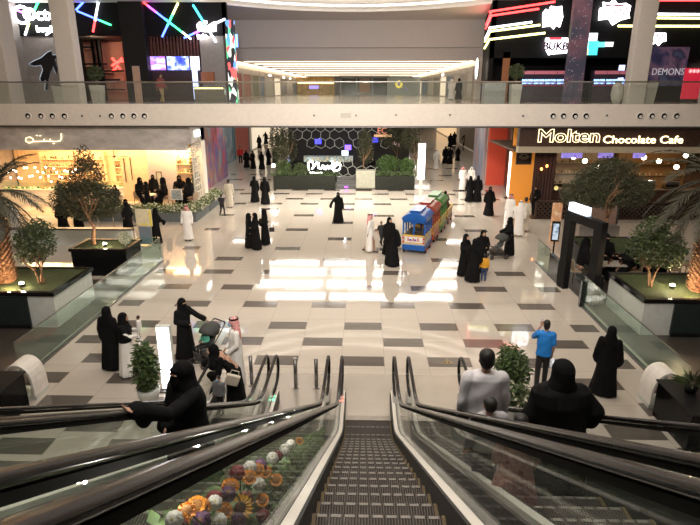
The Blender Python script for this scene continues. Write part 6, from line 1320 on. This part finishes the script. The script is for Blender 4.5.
# planters on the gallery
def upper_plant(px, Y, w, h, lab, ball=0, mat=None, shape='box'):
    X = atY(px, 95, Y).x; r = empty('gallery_planter', (X, Y, 6.12), 0, lab, 'planter'); m = M()
    if shape == 'box': m.rings([[V(sx * w * k, sy * w * k, z) for sx, sy in ((-1, -1), (1, -1), (1, 1), (-1, 1))] for k, z in ((.4, 0), (.5, h))])
    else: m.ell((0, 0, h / 2), (w / 2, w / 2, h / 2), 14, 10)
    m.build('pot', mat or pm('gp_white', (.50, .49, .44), .4), r, smooth=shape != 'box'); m = M(); m.cyl((0, 0, h), w * .35, .02, 12); m.build('soil', pm('soil', (.03, .02, .015), .9), r)
    if ball: m = M(); m.tube([(0, 0, h), (0, 0, h + ball * 1.2)], .03, 6); m.build('stem', bark, r); leaves('topiary', leaf_g, [((0, 0, h + ball * 1.6), (ball, ball, ball))], 700, .12, r, 4, .5, hollow=.7)
upper_plant(60, 31.4, .55, 1.0, 'pale planter box left of the big left pillar on the gallery'); upper_plant(98, 33.5, .65, 1.05, 'pale planter with a clipped ball tree right of the left pillar', .42); upper_plant(515, 33, .6, 1.1, 'pale tapered planter with a clipped ball tree on the right gallery', .42)
upper_plant(617, 32, .65, 1.25, 'cream egg shaped pot left of the right pillar', 0, None, 'egg'); o = span(487, 508, 33.2, 6.12, 7.35, .8, 'grey_box', pm('grey_box', (.30, .32, .31), .4), 'wide grey box at the left end of the right gallery', 'box'); upper_plant(645, 32.6, .9, 1.25, 'large pale planter behind the right pillar')
# upper right arcade
RY = 39.5
xa = atY(489, 60, RY).x
m = M(); m.box(xa, RY, atY(550, 58, RY).z, 24, RY + .3, 12.5); m.add([(xa, RY, 6.12), (xa + .3, RY, 6.12), (10.3, 50, 6.12), (10.0, 50, 6.12), (xa, RY, 12.5), (xa + .3, RY, 12.5), (10.3, 50, 12.5), (10.0, 50, 12.5)], [(0, 3, 2, 1), (4, 5, 6, 7), (0, 1, 5, 4), (1, 2, 6, 5), (2, 3, 7, 6), (3, 0, 4, 7)]); m.box(xa + 1.0, RY + 4, 6.12, 24, RY + 4.2, 10.5); st(m, 'wall_upper_right_arcade', pm('arc_black', (.005, .005, .006), .6, spec=.15))
m = M(); m.box(xa + 1.0, RY + .3, 10.0, 24, RY + 4.2, 10.1); st(m, 'ceiling_upper_right_arcade', blackm)
for pts_, c, lb in (([(489, 11.8), (555, 1.7)], 'r', 'top red neon line on the right arcade'), ([(489, 16), (539, 8.8)], 'r', 'second red neon line on the right arcade'), ([(489, 28), (532, 22)], 'w', 'bluish white neon line under the red ones'), ([(489, 31.5), (540, 25)], 'y', 'yellow neon line under the bluish one'), ([(489, 39.5), (545, 33)], 'y', 'lowest long pale yellow neon line on the left of the arcade'),
        ([(655, 14), (712, 14.6)], 'w', 'white blue neon line right of the right pillar'), ([(640, 17.8), (712, 18.3)], 'y', 'upper yellow neon line right of the right pillar'), ([(618, 26), (706, 26.2)], 'y', 'lower yellow neon line crossing behind the right pillar'), ([(652, -1), (712, -1)], 'r', 'thick red neon line at the top right')):
    m = M(); m.tube([atY(x, y, RY - .1) for x, y in pts_], .07 if lb[0] != 't' or 'thick' not in lb else .14, 6)
    x0, y0 = pts_[0]
    if x0 == 489:                                         # the line wraps round the corner and runs back along the side wall
        q = atY(x0, y0, RY - .1); e = V(xa - .08 + (10.0 - xa) * .62, RY + 6.5, q.z - .1); m.tube([V(xa - .08, RY - .08, q.z), e], .07, 6)
    o = m.build('neon_line', em('neon2_' + c, NC[c], 4.5)); tag(o, lb, 'neon line', 'neon lines on the right arcade')
s2 = em('sign_glow2', (1, .98, 1), 6)
def blob_sign(pts, Y, lab, extra=None):
    m = M(); m.extrude([atY(x, y, Y) for x, y in pts], (0, .12, 0)); o = m.build('logo_sign', s2); tag(o, lab, 'sign')
    if extra: m = M(); [m.tube([atY(x, y, Y - .03) for x, y in p], .06, 5) for p in extra]; m.build('lettering', pm('letter_dark', (.35, .08, .1), .5), o)
    return o
blob_sign([(543, 27), (543, 13), (546, 9), (549, 11), (551, 6), (557, 7), (562, 6), (563, 17), (560, 27), (556, 25), (554, 29), (551, 26)], RY - .25, 'white glowing irregular logo left of the dotted column', [[(547, 22), (548, 15), (551, 21), (553, 13), (556, 20), (560, 12)]])
blob_sign([(599, 20), (600, 8), (604, 7), (603, 2), (610, 3), (614, -1), (618, 4), (626, 3), (631, 6), (629, 15), (630, 18), (621, 20), (613, 25), (609, 19)], RY - .25, 'white glowing spiky logo right of the dotted column', [[(604, 14), (607, 8), (610, 14), (613, 8), (616, 14), (620, 9), (624, 14), (627, 8)], [(605, 6), (612, 5), (624, 6)]])
blob_sign([(652.5, 45), (653, 33), (666, 33), (666.5, 41), (662, 42), (659, 45.5), (656, 42)], RY - .25, 'small white square logo above the dark poster', [[(655, 39), (657, 35), (660, 39), (663, 35)]])
o = blob_sign([(545, 48), (546, 38), (568, 38), (568, 53), (554, 54), (549, 55)], RY - .25, 'white sign with bold letters BUKB left of the dotted column'); t_ = text('BUKB', 'letters', pm('letter_navy', (.10, .05, .12), .5), 0.66, atY(555.5, 46.5, RY - .3), ext=.02, parent=o, off=.03); m = M(); m.box(atY(548, 38, RY).x, RY - .32, atY(548, 40.5, RY).z, atY(560, 38, RY).x, RY - .26, atY(548, 38, RY).z); m.build('red_strip', em('rs', (.8, .05, .08), 1.5), o)
r = empty('cross_sign', (0, 0, 0), 0, 'teal and white cross shaped sign right of the dotted column', 'sign')
for x0, y0, x1, y1, c, nm in ((588, 33, 597, 41, (.8, .9, .95), 'white_arm'), (588, 41, 597, 55, (.05, .5, .5), 'teal_arm'), (597, 42, 605, 47, (.1, .6, .6), 'teal_arm'), (605, 42, 613, 46.5, (.8, .75, .75), 'white_arm'), (579, 42, 588, 49, (.85, .75, .7), 'white_arm'), (579, 49, 588, 55, (.8, .3, .12), 'orange_arm')): pxbox(x0, y0, x1, y1, RY - .25, .1, nm, em('cs_%d' % int(c[0] * 100 + c[1] * 10), c, 1.8), r)
r = pxbox(651, 47, 683.5, 86, RY - .2, .08, 'film_poster', picture('poster', [(.02, .015, .04), (.03, .03, .08), (.15, .08, .13), (.02, .02, .05), (.06, .07, .12)], .9, st=.3)); tag(r, 'large dark violet poster with the word DEMONS, right of the right pillar', 'poster'); t_ = text('DEMONS', 'letters', em('poster_letters', (.6, .6, .65), .4), .6, atY(668, 72, RY - .24), ext=.01, parent=r); fit_text(t_, 2.1)
r = pxbox(686, 68, 703, 99, 33.6, .08, 'red_banner', em('red_ban', (.6, .02, .05), .5)); tag(r, 'red banner stand at the right edge of the gallery', 'banner'); t_ = text('***', 'marks', em('ban_w', (.9, .8, .8), .8), .5, atY(694, 73, 33.55), ext=.01, parent=r)
def dots_mat():
    m, t, b = nt('dotted_column'); N = t.nodes; L = t.links; tc = N.new('ShaderNodeTexCoord'); v = N.new('ShaderNodeTexVoronoi'); v.inputs['Scale'].default_value = 5; L.new(tc.outputs['Object'], v.inputs[0])
    rp = N.new('ShaderNodeValToRGB'); rp.color_ramp.elements[0].position = .12; rp.color_ramp.elements[0].color = (.22, .2, .22, 1); rp.color_ramp.elements[1].position = .2; rp.color_ramp.elements[1].color = (.02, .02, .03, 1); L.new(v.outputs['Distance'], rp.inputs[0])
    n = N.new('ShaderNodeTexNoise'); n.inputs['Scale'].default_value = .7; L.new(tc.outputs['Object'], n.inputs[0]); mx = N.new('ShaderNodeMix'); mx.data_type = 'RGBA'; mx.blend_type = 'ADD'; mx.inputs['Factor'].default_value = 1; r2 = N.new('ShaderNodeValToRGB'); r2.color_ramp.elements[0].position = .45; r2.color_ramp.elements[0].color = (.01, .01, .02, 1); r2.color_ramp.elements[1].position = .6; r2.color_ramp.elements[1].color = (.09, .03, .04, 1); L.new(n.outputs['Fac'], r2.inputs[0])
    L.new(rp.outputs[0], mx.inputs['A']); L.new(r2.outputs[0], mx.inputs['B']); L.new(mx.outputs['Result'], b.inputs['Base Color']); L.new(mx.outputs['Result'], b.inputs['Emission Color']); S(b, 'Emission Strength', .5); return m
m = M(); m.box(-.5, -.2, 0, .5, .2, 6.35); o = m.build('patterned_column', dots_mat(), loc=(atY(576, 60, 34).x, 34, 6.12)); tag(o, 'dark square column covered in dotted and mottled prints on the right gallery', 'column')
def arcade():
    r = empty('arcade_machine'); r['category'] = 'arcade machine'; m = M(); m.rings([[V(x, y, z) for x, y, z in ((-.38, yy, zz) if i == 0 else (.38, yy, zz) for i in (0,) )] for yy, zz in ((0, 0),)]) if False else None
    m = M(); prof = [(-.4, 0), (.4, 0), (.4, 1.9), (-.3, 1.9), (-.35, 1.65), (-.1, 1.05), (-.42, .95)]; m.extrude([V(-.38, y, z) for y, z in prof], (.76, 0, 0)); m.build('cabinet', pm('arcade_cab', (.03, .02, .04), .4), r)
    m = M(); m.rbox((0, -.24, 1.36), (.66, .02, .55), rx=R(-22)); m.build('screen', picture('arc_scr', [(.05, .15, .6), (.3, .6, .95), (.1, .05, .3), (.6, .7, .9)], 3.5, st=2.5), r); m = M(); m.rbox((0, -.28, 1.02), (.7, .3, .04), rx=R(12)); m.build('control_panel', pm('arc_red', (.4, .04, .08), .4), r)
    m = M(); m.box(-.36, -.36, 1.68, .36, -.3, 1.88); m.build('marquee', em('marq', (.5, .15, .2), .3), r); return reg(r)
AR = arcade()
for k, px in enumerate((526, 537, 548, 559, 597, 609, 621)): inst(AR, (atY(px, 90, RY - .9).x, RY - .9, 6.12), R(-6 + 4 * (k % 4)), 'glowing arcade machine, %s from the left in the right arcade' % ['first', 'second', 'third', 'fourth', 'fifth', 'sixth', 'seventh', 'eighth'][k], 'arcade machine', 'arcade machines', 1.05)
span(503, 510, RY + .0, 6.12, atY(506, 52, RY).z, .1, 'painted_board', pm('door_orange', (.30, .11, .04), .5), 'orange brown door at the left of the right arcade', 'door panel'); span(620.5, 626, RY - 1.2, 6.2, atY(622, 65, RY - 1.2).z, .1, 'lit_board', em('lp_blue', (.55, .65, 1), 1.5), 'upright pale blue light panel left of the right pillar', 'light panel')
r = empty('oval_sign', (xa - .1, RY + 3.5, 8.4), 0, 'white oval lit sign on the side wall of the right arcade', 'sign'); m = M(); m.ell((0, 0, 0), (.06, .55, .75), 16, 10); m.build('face', em('ovs', (1, .97, .9), 4), r); m = M(); m.tube([V(0, .6 * math.cos(a * .3927), .8 * math.sin(a * .3927)) for a in range(16)], .04, 5, closed=True); m.build('rim', steeld, r)
# people on the gallery
X = atY(162, 95, 35).x; inst(PR['tan'], (X, 35, 6.12), R(60), 'person in a dark red top and khaki trousers walking on the left gallery', 'person', None, 1.0)
X = atY(451.5, 85, 47).x; inst(PR['mb'], (X, 47, 6.12), R(160), 'person in white clothing standing on the gallery, left of a pair', 'person', None, 1.0); X = atY(459, 85, 47).x; inst(PR['w'], (X, 47, 6.12), R(200), 'person in black standing on the gallery, right of a pair', 'person', None, .98)
for k, (dx, dy, lb) in enumerate(((-.2, -.1, 'child in dark clothes riding at the front of the toy train, on the left side'), (.2, -.15, 'child in dark clothes riding at the front of the toy train, on the right side'), (.02, -1.05, 'child in black looking out between the green wagon and the engine'))):
    q = TRAIN_END + dv * (dy) + Vector((math.cos(head), -math.sin(head), 0)) * dx
    o = inst(PR['sit'], (q.x, q.y, .70 if k < 2 else .60), R(160), lb, 'person', None, .78)
# ================================================================ LIGHT
w = bpy.data.worlds.new('world'); scn.world = w; w.use_nodes = True
w.node_tree.nodes['Background'].inputs[0].default_value = (1.0, .93, .86, 1); w.node_tree.nodes['Background'].inputs[1].default_value = .10
area_lamp('atrium_fill', (-.5, 20, 14.0), (0, 0, 0), 14, 22, 1150, (1.0, .91, .79))  # added ambient fill for the atrium, the ceiling above it is closed
area_lamp('front_fill', (-.5, 2.5, 12.0), (R(80), 0, 0), 4, 2, 1700, (1.0, .90, .80), 95)  # added unseen fill above the viewer, brightens fascia, pillars and bulkhead
area_lamp('escalator_hall_lamp', (-.3, 4.5, 12.2), (0, 0, 0), 5, 3, 420, (1.0, .93, .86)); area_lamp('gallery_wash', (-.5, 34.5, 4.98), (0, 0, 0), 13, 5, 260, (1.0, .92, .80))
area_lamp('upper_corridor_wash', (-1, 75, 9.2), (0, 0, 0), 16, 45, 650, (1.0, .88, .74))
area_lamp('left_aisle_wash', (-9.2, 70, 4.95), (0, 0, 0), 3.5, 55, 240, (1.0, .90, .78))
area_lamp('right_aisle_wash', (6.8, 70, 4.95), (0, 0, 0), 3.5, 55, 240, (1.0, .86, .72))
vs = scn.view_settings; vs.view_transform = 'Standard'; vs.look = 'None'; vs.gamma = 1; vs.use_curve_mapping = False; vs.exposure = 0.22
scn.cycles.max_bounces = 8; scn.cycles.transparent_max_bounces = 24; scn.cycles.caustics_reflective = False; scn.cycles.caustics_refractive = False
scn.cycles.use_denoising = True; scn.cycles.sample_clamp_indirect = 6
